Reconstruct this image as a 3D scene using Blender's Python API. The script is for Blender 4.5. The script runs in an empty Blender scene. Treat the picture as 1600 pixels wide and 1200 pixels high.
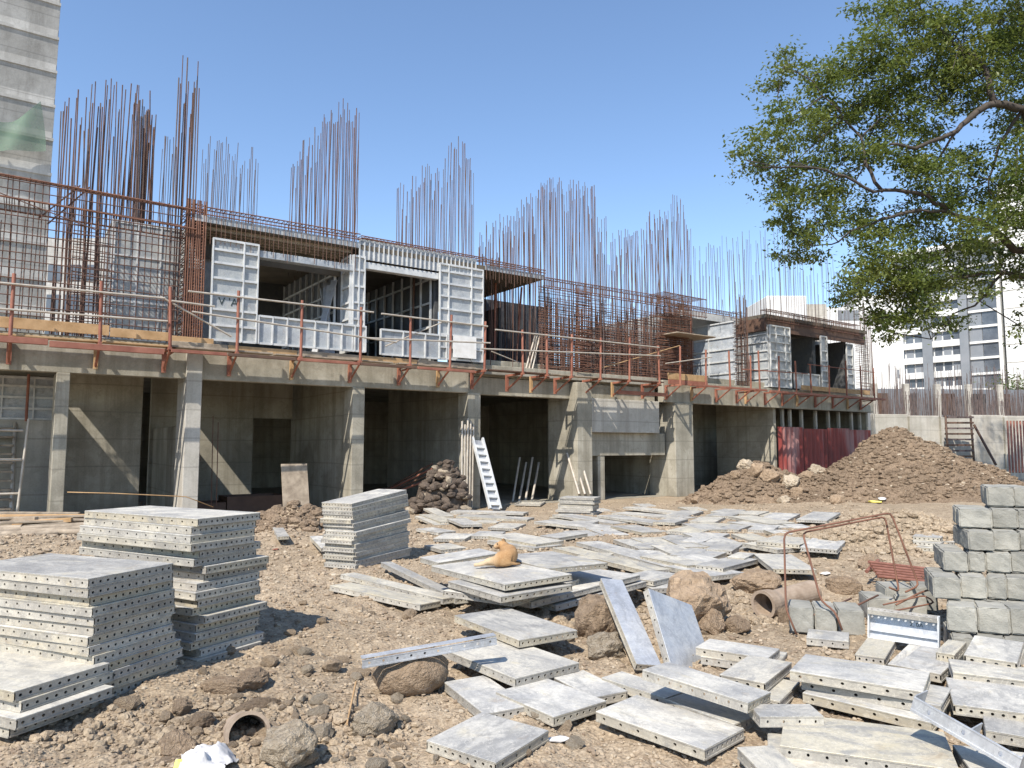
import bpy, bmesh, math, random
import numpy as np
from mathutils import Vector, Matrix, Quaternion
random.seed(11)
rng = np.random.default_rng(11)
SC = bpy.context.scene
COL = SC.collection

# ------------------------------------------------------------------ camera, sky, sun, exposure
FPX = 1130.0
TILT = math.radians(4.9)
CZ = 2.05
cam_d = bpy.data.cameras.new("camera")
cam = bpy.data.objects.new("camera", cam_d)
COL.objects.link(cam)
cam.location = (0, 0, CZ)
cam.rotation_euler = (math.radians(90) + TILT, 0, 0)
cam_d.sensor_width = 36.0
cam_d.lens = 36.0 * FPX / 1600.0
cam_d.clip_start = 0.05
cam_d.clip_end = 3000
SC.camera = cam

SUN = Vector((-0.40, -0.80, 1.02)).normalized()
world = bpy.data.worlds.new("World")
SC.world = world
world.use_nodes = True
wn = world.node_tree
wn.nodes.clear()
sky = wn.nodes.new("ShaderNodeTexSky")
sky.sky_type = 'NISHITA'
sky.sun_disc = False
sky.sun_elevation = math.asin(SUN.z)
sky.sun_rotation = math.atan2(SUN.x, SUN.y)
sky.altitude = 0
sky.air_density = 1.0
sky.dust_density = 0.15
sky.ozone_density = 3.2
bg = wn.nodes.new("ShaderNodeBackground")
bg.inputs[1].default_value = 0.15
wo = wn.nodes.new("ShaderNodeOutputWorld")
wn.links.new(sky.outputs[0], bg.inputs[0])
wn.links.new(bg.outputs[0], wo.inputs[0])
sl = bpy.data.lights.new("sun", 'SUN')
sl.energy = 4.7
sl.angle = math.radians(0.5)
sl.color = (1.0, 0.94, 0.85)
so = bpy.data.objects.new("sun", sl)
COL.objects.link(so)
so.rotation_euler = SUN.to_track_quat('Z', 'Y').to_euler()
so.location = (-20, -40, 50)
SC.view_settings.view_transform = 'Standard'
SC.view_settings.look = 'None'
SC.view_settings.exposure = 0.60
SC.view_settings.gamma = 1.0
SC.view_settings.use_curve_mapping = False

# ------------------------------------------------------------------ frames and helpers
_n = math.hypot(.815, .579)
DX, DY = .815 / _n, .579 / _n            # along the facade
IX, IY = -DY, DX                         # into the building
P0 = (-8.5, 18.8)
FM = Matrix(((DX, IX, 0, P0[0]), (DY, IY, 0, P0[1]), (0, 0, 1, 0), (0, 0, 0, 1)))


def ray(px, py):
    dx = (px - 800) / FPX
    dy = (600 - py) / FPX
    return Vector((dx, math.cos(TILT) - dy * math.sin(TILT), math.sin(TILT) + dy * math.cos(TILT)))


def at(px, py, Y):
    r = ray(px, py)
    s = Y / r.y
    return Vector((r.x * s, Y, CZ + r.z * s))


def atz(px, py, z):
    r = ray(px, py)
    s = (z - CZ) / r.z
    return Vector((r.x * s, r.y * s, z))


def fac(px, py, w=0.0):
    """facade coordinates (along, up) of a sight line on the plane at depth w"""
    r = ray(px, py)
    s = (P0[0] * IX + P0[1] * IY + w) / (r.x * IX + r.y * IY)
    x, y = r.x * s, r.y * s
    return (x - P0[0]) * DX + (y - P0[1]) * DY, CZ + r.z * s


def ft(px, w=0.0, py=697):
    return fac(px, py, w)[0]


def fz(px, py, w=0.0):
    return fac(px, py, w)[1]


def FW(t, w, z):
    return Vector((P0[0] + DX * t + IX * w, P0[1] + DY * t + IY * w, z))


def T(*v):
    return Matrix.Translation(Vector(v))


def RZ(a):
    return Matrix.Rotation(a, 4, 'Z')


MW = {}


def tag(o, label=None, cat=None, group=None, kind=None):
    if label: o["label"] = label
    if cat: o["category"] = cat
    if group: o["group"] = group
    if kind: o["kind"] = kind
    return o


def put(name, data, parent=None, M=Matrix()):
    o = bpy.data.objects.new(name, data)
    COL.objects.link(o)
    if parent is not None:
        o.parent = parent
        o.matrix_basis = MW[parent.name].inverted() @ M
    else:
        o.matrix_basis = M
    MW[o.name] = M.copy()
    return o


def thing(name, label, cat, M=Matrix(), group=None):
    o = put(name, None, None, M)
    o.empty_display_size = .1
    return tag(o, label, cat, group)


def mesh_from(name, verts, faces, mat=None, smooth=False):
    me = bpy.data.meshes.new(name)
    me.from_pydata([tuple(v) for v in verts], [], [tuple(f) for f in faces])
    if mat: me.materials.append(mat)
    if smooth:
        me.polygons.foreach_set("use_smooth", [True] * len(me.polygons))
    me.update()
    return me


def mesh_np(name, V, Fc, mat, smooth=False):
    """V (n,3) float, Fc (m,k) int : fast mesh"""
    me = bpy.data.meshes.new(name)
    V = np.asarray(V, dtype=np.float32)
    Fc = np.asarray(Fc, dtype=np.int32)
    k = Fc.shape[1]
    me.vertices.add(len(V))
    me.vertices.foreach_set("co", V.ravel())
    me.loops.add(Fc.size)
    me.loops.foreach_set("vertex_index", Fc.ravel())
    me.polygons.add(len(Fc))
    me.polygons.foreach_set("loop_start", np.arange(0, Fc.size, k, dtype=np.int32))
    me.polygons.foreach_set("loop_total", np.full(len(Fc), k, dtype=np.int32))
    me.polygons.foreach_set("use_smooth", np.full(len(Fc), smooth))
    me.materials.append(mat)
    me.update(calc_edges=True)
    return me


_box = {}


def box_mesh(dx, dy, dz, mat, bev=0.0):
    key = (round(dx, 3), round(dy, 3), round(dz, 3), mat.name, bev)
    if key in _box: return _box[key]
    bm = bmesh.new()
    bmesh.ops.create_cube(bm, size=1.0)
    for v in bm.verts: v.co = Vector((v.co.x * dx, v.co.y * dy, v.co.z * dz))
    if bev > 0:
        bmesh.ops.bevel(bm, geom=bm.edges[:], offset=min(bev, .45 * min(dx, dy, dz)), segments=1, affect='EDGES')
    me = bpy.data.meshes.new("box")
    bm.to_mesh(me); bm.free()
    me.materials.append(mat)
    _box[key] = me
    return me


def box(name, lo, hi, mat, parent=None, M=Matrix(), bev=0.0):
    """axis box in frame M between corners lo and hi"""
    c = [(a + b) / 2 for a, b in zip(lo, hi)]
    d = [max(abs(b - a), .001) for a, b in zip(lo, hi)]
    return put(name, box_mesh(d[0], d[1], d[2], mat, bev), parent, M @ T(*c))


_cyl = {}


def cyl_mesh(mat, n=6):
    key = (mat.name, n)
    if key in _cyl: return _cyl[key]
    V, Fs = [], []
    for k in range(n):
        a = 2 * math.pi * k / n
        V += [(math.cos(a), math.sin(a), 0), (math.cos(a), math.sin(a), 1)]
    for k in range(n):
        j = (k + 1) % n
        Fs.append((2 * k, 2 * j, 2 * j + 1, 2 * k + 1))
    Fs.append(tuple(2 * k for k in reversed(range(n))))
    Fs.append(tuple(2 * k + 1 for k in range(n)))
    me = mesh_from("bar", V, Fs, mat, False)
    if n > 6:
        me.polygons.foreach_set("use_smooth", [True] * n + [False, False])
    _cyl[key] = me
    return me


def bar(name, p, q, r, mat, parent=None, n=6):
    p, q = Vector(p), Vector(q)
    d = q - p
    L = max(d.length, 1e-4)
    M = T(*p) @ d.to_track_quat('Z', 'Y').to_matrix().to_4x4() @ Matrix.Diagonal((r, r, L, 1))
    return put(name, cyl_mesh(mat, n), parent, M)


def bars_mesh(name, segs, mat, n=4):
    """many thin bars in one mesh (kind stuff); segs: (p, q, r)"""
    V, Fs = [], []
    for p, q, r in segs:
        p, q = Vector(p), Vector(q)
        Q = (q - p).to_track_quat('Z', 'Y')
        b = len(V)
        for k in range(n):
            a = 2 * math.pi * k / n + .4
            off = Q @ Vector((r * math.cos(a), r * math.sin(a), 0))
            V.append(p + off); V.append(q + off)
        for k in range(n):
            j = (k + 1) % n
            Fs.append((b + 2 * k, b + 2 * j, b + 2 * j + 1, b + 2 * k + 1))
    return mesh_np(name, np.array([tuple(v) for v in V]), np.array(Fs), mat)


def tube_mesh(name, pts, radii, mat, n=8, cap=True):
    V, Fs = [], []
    pts = [Vector(p) for p in pts]
    if not isinstance(radii, (list, tuple)): radii = [radii] * len(pts)
    m = len(pts)
    up = Vector((.13, .21, .97))
    prev = None
    for i, p in enumerate(pts):
        d = (pts[min(i + 1, m - 1)] - pts[max(i - 1, 0)]).normalized()
        a = d.cross(up)
        if a.length < .05: a = d.cross(Vector((1, 0, 0)))
        a.normalize()
        if prev is not None:
            a = (prev - d * prev.dot(d)).normalized()
        prev = a
        b = d.cross(a)
        for k in range(n):
            an = 2 * math.pi * k / n
            V.append(p + (a * math.cos(an) + b * math.sin(an)) * radii[i])
    for i in range(m - 1):
        for k in range(n):
            j = (k + 1) % n
            Fs.append((i * n + k, i * n + j, (i + 1) * n + j, (i + 1) * n + k))
    if cap:
        Fs.append(tuple(reversed(range(n))))
        Fs.append(tuple((m - 1) * n + k for k in range(n)))
    return mesh_from(name, V, Fs, mat, True)


# ------------------------------------------------------------------ numpy noise
def _h(ix, iy, seed):
    h = (ix.astype(np.int64) * 374761393 + iy.astype(np.int64) * 668265263 + seed * 974634) & 0x7fffffff
    h = ((h ^ (h >> 13)) * 1274126177) & 0x7fffffff
    h = (h ^ (h >> 16)) & 0xffff
    return h / 65535.0


def vnoise(x, y, seed=0):
    ix = np.floor(x); iy = np.floor(y)
    fx_ = x - ix; fy_ = y - iy
    fx_ = fx_ * fx_ * (3 - 2 * fx_); fy_ = fy_ * fy_ * (3 - 2 * fy_)
    a = _h(ix, iy, seed); b = _h(ix + 1, iy, seed); c = _h(ix, iy + 1, seed); d = _h(ix + 1, iy + 1, seed)
    return (a + (b - a) * fx_) * (1 - fy_) + (c + (d - c) * fx_) * fy_ - .5


def fbm(x, y, o=4, seed=0, g=.5):
    s = 0; am = 1.0
    for k in range(o):
        s = s + am * vnoise(x * 2 ** k + 17.3 * k, y * 2 ** k - 9.1 * k, seed + k)
        am *= g
    return s


def smst(a, b, x):
    u = np.clip((x - a) / (b - a), 0, 1)
    return u * u * (3 - 2 * u)


BUMPS = [(4.6, 10.2, 1.6, .16), (.95, 7.5, .55, -.22), (-4.6, 14.6, 1.3, .30), (-4.0, 13.0, .9, .15), (2.4, 7.2, .8, -.10),
         (-1.5, 4.0, .9, .05), (6.2, 11.5, 1.5, .18), (-.6, 21.0, 1.2, .1), (-9.3, 13.2, 2.0, .30), (-7.4, 12.4, 1.4, .15)]


def gh(x, y, fine=True):
    x = np.asarray(x, dtype=float); y = np.asarray(y, dtype=float)
    w = (x - P0[0]) * IX + (y - P0[1]) * IY
    out = smst(-.8, -3.0, w)
    z = .5 * smst(-.5, -13.5, w) * 1.0
    z = z + .10 * fbm(x * .33, y * .33, 2, 3) * out
    for bx, by, br, bh in BUMPS:
        z = z + bh * np.exp(-((x - bx) ** 2 + (y - by) ** 2) / (br * br)) * out
    if fine:
        z = z + out * (.06 * fbm(x * 1.7, y * 1.7, 3, 5) + .036 * fbm(x * 7, y * 7, 3, 9) + .022 * np.abs(fbm(x * 19, y * 19, 3, 21)))
    return z


def g1(x, y, fine=False):
    return float(gh(np.array([x]), np.array([y]), fine)[0])


def gpt(px, py):
    """where a sight line meets the ground"""
    z = .4
    for _ in range(8):
        p = atz(px, py, z)
        z = g1(p.x, p.y)
    return p


# ------------------------------------------------------------------ materials
def nodes_of(name):
    m = bpy.data.materials.new(name)
    m.use_nodes = True
    nt = m.node_tree
    return m, nt, nt.nodes["Principled BSDF"]


def ramp(nt, fac_, stops):
    r = nt.nodes.new("ShaderNodeValToRGB")
    el = r.color_ramp.elements
    while len(el) < len(stops): el.new(.5)
    for e, (p, c) in zip(el, stops):
        e.position = p
        e.color = (c[0], c[1], c[2], 1) if not isinstance(c, (int, float)) else (c, c, c, 1)
    nt.links.new(fac_, r.inputs[0])
    return r.outputs[0]


def noise(nt, vec, scale, detail=4, rough=.55, dist=0):
    n = nt.nodes.new("ShaderNodeTexNoise")
    n.inputs["Scale"].default_value = scale
    n.inputs["Detail"].default_value = detail
    n.inputs["Roughness"].default_value = rough
    n.inputs["Distortion"].default_value = dist
    if vec is not None: nt.links.new(vec, n.inputs["Vector"])
    return n.outputs[0]


def mixc(nt, f, a, b, mode='MIX'):
    m = nt.nodes.new("ShaderNodeMix")
    m.data_type = 'RGBA'
    m.blend_type = mode
    for sock, v in ((m.inputs[0], f), (m.inputs[6], a), (m.inputs[7], b)):
        if isinstance(v, (int, float)): sock.default_value = v
        elif isinstance(v, tuple): sock.default_value = (v[0], v[1], v[2], 1)
        else: nt.links.new(v, sock)
    return m.outputs[2]


def mapping(nt, vec, scale=(1, 1, 1), loc=None):
    m = nt.nodes.new("ShaderNodeMapping")
    m.inputs["Scale"].default_value = scale
    nt.links.new(vec, m.inputs["Vector"])
    if loc is not None: nt.links.new(loc, m.inputs["Location"])
    return m.outputs[0]


def position(nt):
    return nt.nodes.new("ShaderNodeNewGeometry").outputs["Position"]


def objrand(nt):
    """object coordinates shifted by a random amount per object, and the random value"""
    tc = nt.nodes.new("ShaderNodeTexCoord")
    oi = nt.nodes.new("ShaderNodeObjectInfo")
    mul = nt.nodes.new("ShaderNodeVectorMath"); mul.operation = 'SCALE'
    cmb = nt.nodes.new("ShaderNodeCombineXYZ")
    cmb.inputs[0].default_value = 37; cmb.inputs[1].default_value = 53; cmb.inputs[2].default_value = 11
    nt.links.new(cmb.outputs[0], mul.inputs[0])
    nt.links.new(oi.outputs["Random"], mul.inputs["Scale"])
    add = nt.nodes.new("ShaderNodeVectorMath"); add.operation = 'ADD'
    nt.links.new(tc.outputs["Object"], add.inputs[0])
    nt.links.new(mul.outputs[0], add.inputs[1])
    return add.outputs[0], oi.outputs["Random"]


def bump(nt, bsdf, h, strength=.3, dist=.02):
    b = nt.nodes.new("ShaderNodeBump")
    b.inputs["Strength"].default_value = strength
    b.inputs["Distance"].default_value = dist
    nt.links.new(h, b.inputs["Height"])
    nt.links.new(b.outputs[0], bsdf.inputs["Normal"])


def simple(name, c1, c2, scale, rough=.8, metal=0.0, bmp=0.0, bsc=None, obj=False, bdist=.01):
    m, nt, b = nodes_of(name)
    if obj: vec, rnd = objrand(nt)
    else: vec = position(nt)
    n = noise(nt, vec, scale, 5, .6)
    col = ramp(nt, n, [(.32, c1), (.68, c2)])
    if obj: col = mixc(nt, 1.0, col, ramp(nt, rnd, [(0.0, .78), (1.0, 1.12)]), 'MULTIPLY')
    nt.links.new(col, b.inputs["Base Color"])
    b.inputs["Roughness"].default_value = rough
    b.inputs["Metallic"].default_value = metal
    if bmp:
        bump(nt, b, noise(nt, vec, bsc or scale * 4, 4, .6), bmp, bdist)
    return m


def make_concrete(name, base, dark, light, stain=(.16, .14, .10)):
    m, nt, b = nodes_of(name)
    p = position(nt)
    n1 = noise(nt, p, .9, 6, .6, .4)
    c = ramp(nt, n1, [(.34, dark), (.5, base), (.66, light)])
    n7 = noise(nt, p, 3.4, 6, .7, 1.2)
    c = mixc(nt, ramp(nt, n7, [(.55, 0.0), (.62, .5)]), c, dark)
    n8 = noise(nt, p, 1.9, 3, .5, .3)
    c = mixc(nt, ramp(nt, n8, [(.60, 0.0), (.63, .35)]), c, light)
    streak = noise(nt, mapping(nt, p, (3.2, 3.2, .16)), 1.0, 5, .65)
    c = mixc(nt, ramp(nt, streak, [(.46, 0.0), (.66, .7)]), c, stain)
    fine = noise(nt, p, 26, 4, .7)
    c = mixc(nt, .22, c, ramp(nt, fine, [(.3, tuple(v * .55 for v in base)), (.7, tuple(min(1, v * 1.35) for v in base))]))
    w = nt.nodes.new("ShaderNodeTexWave")
    w.wave_type = 'BANDS'; w.bands_direction = 'Z'
    w.inputs["Scale"].default_value = .42; w.inputs["Distortion"].default_value = .25
    nt.links.new(p, w.inputs["Vector"])
    c = mixc(nt, ramp(nt, w.outputs[1], [(.0, .45), (.012, 0.0)]), c, tuple(v * .45 for v in base))
    nt.links.new(c, b.inputs["Base Color"])
    b.inputs["Roughness"].default_value = .88
    bump(nt, b, noise(nt, p, 14, 5, .7), .25, .02)
    return m


def make_panel(name, metal_c, resid, yellow, amt, metal, rail=False):
    m, nt, b = nodes_of(name)
    v, rnd = objrand(nt)
    n1 = noise(nt, v, 2.6, 6, .62, .6)
    n2 = noise(nt, mapping(nt, v, (2.0, 4.0, 9.0)), 1.2, 6, .65, .9)
    n3 = noise(nt, v, 34, 3, .7)
    c = mixc(nt, ramp(nt, n1, [(.5 - amt, 0.0), (.5 + .18 - amt * .5, 1.0)]), metal_c, resid)
    c = mixc(nt, ramp(nt, n2, [(.56, 0.0), (.74, .75)]), c, yellow)
    c = mixc(nt, ramp(nt, rnd, [(.0, 0.0), (.55, .0), (1.0, .55)]), c, yellow)
    c = mixc(nt, ramp(nt, n3, [(.35, .35), (.55, 0.0)]), c, tuple(x * .6 for x in metal_c))
    # grey scuffs and spilled grout, a tone per panel
    n5 = noise(nt, mapping(nt, v, (1.0, 2.6, 1.0)), 2.6, 7, .72, 1.4)
    c = mixc(nt, ramp(nt, n5, [(.40, .75), (.47, .25), (.55, 0.0)]), c, tuple(x * .70 for x in metal_c))
    n6 = noise(nt, v, 9.0, 4, .6, 2.2)
    c = mixc(nt, ramp(nt, n6, [(.485, 0.0), (.5, .55), (.515, 0.0)]), c, tuple(min(.8, x * 1.22) for x in resid))
    tone = ramp(nt, rnd, [(.0, .74), (.5, 1.0), (1.0, .88)])
    c = mixc(nt, 1.0, c, tone, 'MULTIPLY')
    # warm mud
    n4 = noise(nt, v, 4.5, 7, .7, 1.0)
    c = mixc(nt, ramp(nt, n4, [(.60, 0.0), (.74, .7)]), c, (.30, .23, .16))
    nt.links.new(c, b.inputs["Base Color"])
    b.inputs["Metallic"].default_value = metal
    rr = ramp(nt, n1, [(.3, .38), (.7, .75)])
    nt.links.new(rr, b.inputs["Roughness"])
    bump(nt, b, noise(nt, v, 40, 5, .7), .25, .004)
    return m


M_ = {}
M_["concrete"] = make_concrete("concrete", (.335, .305, .24), (.21, .19, .147), (.44, .405, .33))
M_["concrete_pale"] = make_concrete("concrete_pale", (.43, .40, .345), (.33, .31, .26), (.53, .50, .44), (.28, .25, .21))
M_["concrete_tower"] = make_concrete("concrete_tower", (.40, .388, .36), (.29, .28, .255), (.50, .49, .46), (.22, .21, .19))
M_["sheet"] = make_panel("panel_sheet", (.40, .39, .37), (.63, .595, .52), (.58, .50, .32), .10, .03)
M_["rail"] = make_panel("panel_rail", (.37, .345, .305), (.53, .495, .42), (.48, .40, .25), .06, .06)
M_["form"] = make_panel("form_face", (.40, .43, .46), (.55, .565, .57), (.46, .45, .39), .05, .15)
M_["form_shaded"] = make_panel("form_shaded", (.085, .09, .10), (.13, .13, .125), (.11, .10, .08), .05, .1)  # darkened copy of the form face, room shade put into the colour
M_["formbar"] = simple("form_bar", (.46, .465, .46), (.66, .655, .63), 4, .5, .15)
M_["shiny"] = make_panel("bare_aluminium", (.55, .56, .58), (.62, .62, .61), (.55, .55, .53), .0, .55)
M_["rebar"] = simple("rebar_rust", (.075, .045, .036), (.155, .080, .055), 5, .9)
M_["rebar_red"] = simple("rebar_bright_rust", (.12, .055, .036), (.22, .105, .065), 5, .9)
M_["rebar_grey"] = simple("rebar_weathered", (.085, .066, .062), (.15, .11, .10), 5, .9)
M_["redpaint"] = simple("orange_red_paint", (.20, .066, .040), (.33, .135, .085), 3, .65)
M_["redpipe"] = simple("red_oxide_pipe", (.17, .068, .045), (.27, .12, .085), 12, .6)
M_["pipe"] = simple("galvanised_pipe", (.36, .31, .25), (.50, .45, .38), 6, .55, .2)
M_["wood"] = simple("plank_wood", (.33, .20, .09), (.48, .31, .16), 4, .8, 0, .3, 30)
M_["oldwood"] = simple("old_grey_wood", (.20, .155, .11), (.38, .31, .23), 5, .85, 0, .3, 30)
M_["brownply"] = simple("brown_ply", (.075, .040, .026), (.13, .072, .045), 3, .7)
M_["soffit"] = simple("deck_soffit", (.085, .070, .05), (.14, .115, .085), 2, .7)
M_["block"] = simple("cement_block", (.21, .205, .18), (.34, .325, .28), 7, .95, 0, .5, 70, True)
M_["rock"] = simple("basalt_boulder", (.23, .16, .10), (.41, .30, .20), 4, .95, 0, .9, 13, True, .05)
M_["palerock"] = simple("pale_rubble", (.32, .25, .17), (.50, .42, .315), 5, .95, 0, .9, 13, True, .05)
M_["stone"] = simple("brown_stone", (.30, .215, .14), (.50, .385, .26), 5, .95, 0, .9, 13, True, .05)
M_["darkchunk"] = simple("dark_rubble", (.055, .042, .032), (.15, .11, .08), 5, .9, 0, .5, 20, True, .03)
M_["clay"] = simple("clay_pipe", (.25, .185, .13), (.36, .28, .21), 8, .85, 0, .4, 40)
M_["cloth"] = simple("white_sack", (.52, .50, .48), (.64, .62, .60), 7, .8, 0, .4, 20)
M_["sackyellow"] = simple("yellow_print", (.70, .60, .12), (.78, .70, .2), 7, .8)
M_["white"] = simple("white_plaster", (.60, .60, .575), (.70, .69, .665), .12, .85)
M_["glass"] = simple("window_glass", (.055, .065, .08), (.13, .145, .165), .35, .15)
M_["slate"] = simple("grey_cladding", (.17, .185, .20), (.23, .24, .255), .3, .5)
M_["bark"] = simple("bark", (.035, .027, .021), (.075, .058, .044), 6, .9, 0, .5, 30)
M_["ink"] = simple("marker_ink", (.015, .03, .03), (.03, .05, .05), 5, .7)
M_["plaster_board"] = simple("white_board", (.66, .64, .60), (.80, .79, .76), 4, .7)


def make_ground(name, c_lo, c_mid, c_hi):
    m, nt, b = nodes_of(name)
    p = position(nt)
    n1 = noise(nt, p, .55, 5, .6, .5)
    n2 = noise(nt, p, 7, 6, .7)
    n3 = noise(nt, p, 48, 4, .75)
    c = ramp(nt, n2, [(.30, c_lo), (.5, c_mid), (.70, c_hi)])
    c = mixc(nt, ramp(nt, n1, [(.44, 0.0), (.60, .75)]), c, tuple(x * .70 for x in c_mid))
    n4 = noise(nt, p, 1.7, 5, .7, .8)
    c = mixc(nt, ramp(nt, n4, [(.52, 0.0), (.64, .6)]), c, tuple(min(1, x * 1.22) for x in c_mid))
    vo = nt.nodes.new("ShaderNodeTexVoronoi")
    vo.inputs["Scale"].default_value = 38
    nt.links.new(p, vo.inputs["Vector"])
    c = mixc(nt, .30, c, ramp(nt, vo.outputs["Color"], [(.2, c_lo), (.8, tuple(min(1, x * 1.25) for x in c_hi))]))
    c = mixc(nt, ramp(nt, n3, [(.34, .5), (.5, 0.0)]), c, tuple(x * .5 for x in c_lo))
    nt.links.new(c, b.inputs["Base Color"])
    b.inputs["Roughness"].default_value = .97
    b.inputs["Specular IOR Level"].default_value = .15
    h = mixc(nt, .5, n3, vo.outputs["Distance"])
    bump(nt, b, h, .9, .025)
    return m


M_["dirt"] = make_ground("dirt", (.20, .145, .098), (.355, .277, .19), (.46, .375, .27))
M_["mound"] = make_ground("mound_dirt", (.105, .072, .048), (.20, .145, .098), (.32, .24, .165))
M_["pebble"] = simple("pebbles", (.17, .12, .08), (.42, .335, .235), 9, .95)


def make_leaf():
    m, nt, b = nodes_of("leaf_green")
    p = position(nt)
    n1 = noise(nt, p, .7, 3, .6)
    n2 = noise(nt, p, 9, 3, .7)
    c = ramp(nt, n1, [(.36, (.085, .13, .030)), (.5, (.145, .18, .040)), (.66, (.24, .235, .055))])
    c = mixc(nt, .45, c, ramp(nt, n2, [(.3, (.035, .068, .02)), (.7, (.15, .175, .05))]))
    nt.links.new(c, b.inputs["Base Color"])
    b.inputs["Roughness"].default_value = .45
    tr = nt.nodes.new("ShaderNodeBsdfTranslucent")
    nt.links.new(mixc(nt, .6, c, (.20, .25, .045)), tr.inputs[0])
    mx = nt.nodes.new("ShaderNodeMixShader")
    mx.inputs[0].default_value = .40
    out = nt.nodes["Material Output"]
    nt.links.new(b.outputs[0], mx.inputs[1])
    nt.links.new(tr.outputs[0], mx.inputs[2])
    nt.links.new(mx.outputs[0], out.inputs[0])
    return m


M_["leaf"] = make_leaf()


def make_redsheet():
    m, nt, b = nodes_of("maroon_sheet")
    p = position(nt)
    n1 = noise(nt, mapping(nt, p, (1.1, 1.1, .2)), 1, 4, .6)
    c = ramp(nt, n1, [(.38, (.16, .028, .022)), (.5, (.26, .045, .035)), (.62, (.34, .18, .165))])
    nt.links.new(c, b.inputs["Base Color"])
    b.inputs["Roughness"].default_value = .6
    return m


M_["redsheet"] = make_redsheet()


def make_net():
    m, nt, b = nodes_of("green_net")
    b.inputs["Base Color"].default_value = (.16, .24, .17, 1)
    b.inputs["Roughness"].default_value = .9
    tr = nt.nodes.new("ShaderNodeBsdfTransparent")
    mx = nt.nodes.new("ShaderNodeMixShader")
    p = position(nt)
    f = ramp(nt, noise(nt, p, 1.6, 3), [(.3, .25), (.7, .5)])
    nt.links.new(f, mx.inputs[0])
    out = nt.nodes["Material Output"]
    nt.links.new(b.outputs[0], mx.inputs[1]); nt.links.new(tr.outputs[0], mx.inputs[2])
    nt.links.new(mx.outputs[0], out.inputs[0])
    return m


M_["net"] = make_net()


def make_fur():
    m, nt, b = nodes_of("tan_fur")
    tc = nt.nodes.new("ShaderNodeTexCoord")
    n = noise(nt, tc.outputs["Object"], 14, 4, .7)
    n2 = noise(nt, tc.outputs["Object"], 90, 3, .7)
    c = ramp(nt, n, [(.3, (.25, .125, .045)), (.55, (.34, .185, .075)), (.75, (.42, .27, .135))])
    c = mixc(nt, .25, c, ramp(nt, n2, [(.3, (.24, .12, .05)), (.7, (.60, .42, .22))]))
    # paler belly and legs towards the dog's left side (a coat colour)
    sx = nt.nodes.new("ShaderNodeSeparateXYZ")
    nt.links.new(tc.outputs["Object"], sx.inputs[0])
    mr = nt.nodes.new("ShaderNodeMapRange")
    mr.inputs[1].default_value = -.02; mr.inputs[2].default_value = -.12
    nt.links.new(sx.outputs[0], mr.inputs[0])
    c = mixc(nt, mr.outputs[0], c, (.47, .35, .22))
    nt.links.new(c, b.inputs["Base Color"])
    b.inputs["Roughness"].default_value = .9
    bump(nt, b, n2, .5, .004)
    return m


M_["fur"] = make_fur()
M_["darkskin"] = simple("dark_skin", (.02, .015, .012), (.04, .03, .025), 30, .5)
# ------------------------------------------------------------------ THE GROUND
def build_ground():
    rows = 560
    r = [1.0]
    while len(r) < rows: r.append(r[0] * (75.0 / r[0]) ** (len(r) / (rows - 1)))
    r += [95, 130, 200, 350, 700, 1500]
    r = np.array(r)
    a = np.radians(np.linspace(-62, 62, 640))
    R, Aa = np.meshgrid(r, a, indexing='ij')
    X = R * np.sin(Aa); Y = R * np.cos(Aa)
    Z = gh(X, Y)
    Z = np.where(R > 60, Z * np.clip((95 - R) / 35, 0, 1), Z)
    nr, na = X.shape
    V = np.stack([X, Y, Z], -1).reshape(-1, 3)
    i = np.arange(nr - 1)[:, None] * na + np.arange(na - 1)[None, :]
    F4 = np.stack([i, i + 1, i + na + 1, i + na], -1).reshape(-1, 4)[:, ::-1]
    o = put("ground", mesh_np("ground", V, F4, M_["dirt"], True))
    tag(o, kind="structure")
    # the same earth behind and beside the viewer
    ang = np.radians(np.linspace(62, 298, 60))
    rr = np.array([1.0, 3, 8, 20, 60, 200, 1500])
    R, Aa = np.meshgrid(rr, ang, indexing='ij')
    X = R * np.sin(Aa); Y = R * np.cos(Aa)
    V = np.stack([X, Y, gh(X, Y) - .02], -1).reshape(-1, 3)
    na = len(ang)
    i = np.arange(len(rr) - 1)[:, None] * na + np.arange(na - 1)[None, :]
    F4 = np.stack([i, i + 1, i + na + 1, i + na], -1).reshape(-1, 4)[:, ::-1]
    # close the little disc under the viewer
    tag(put("ground", mesh_np("ground_rear", V, F4, M_["dirt"], True)), kind="structure")


build_ground()


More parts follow.
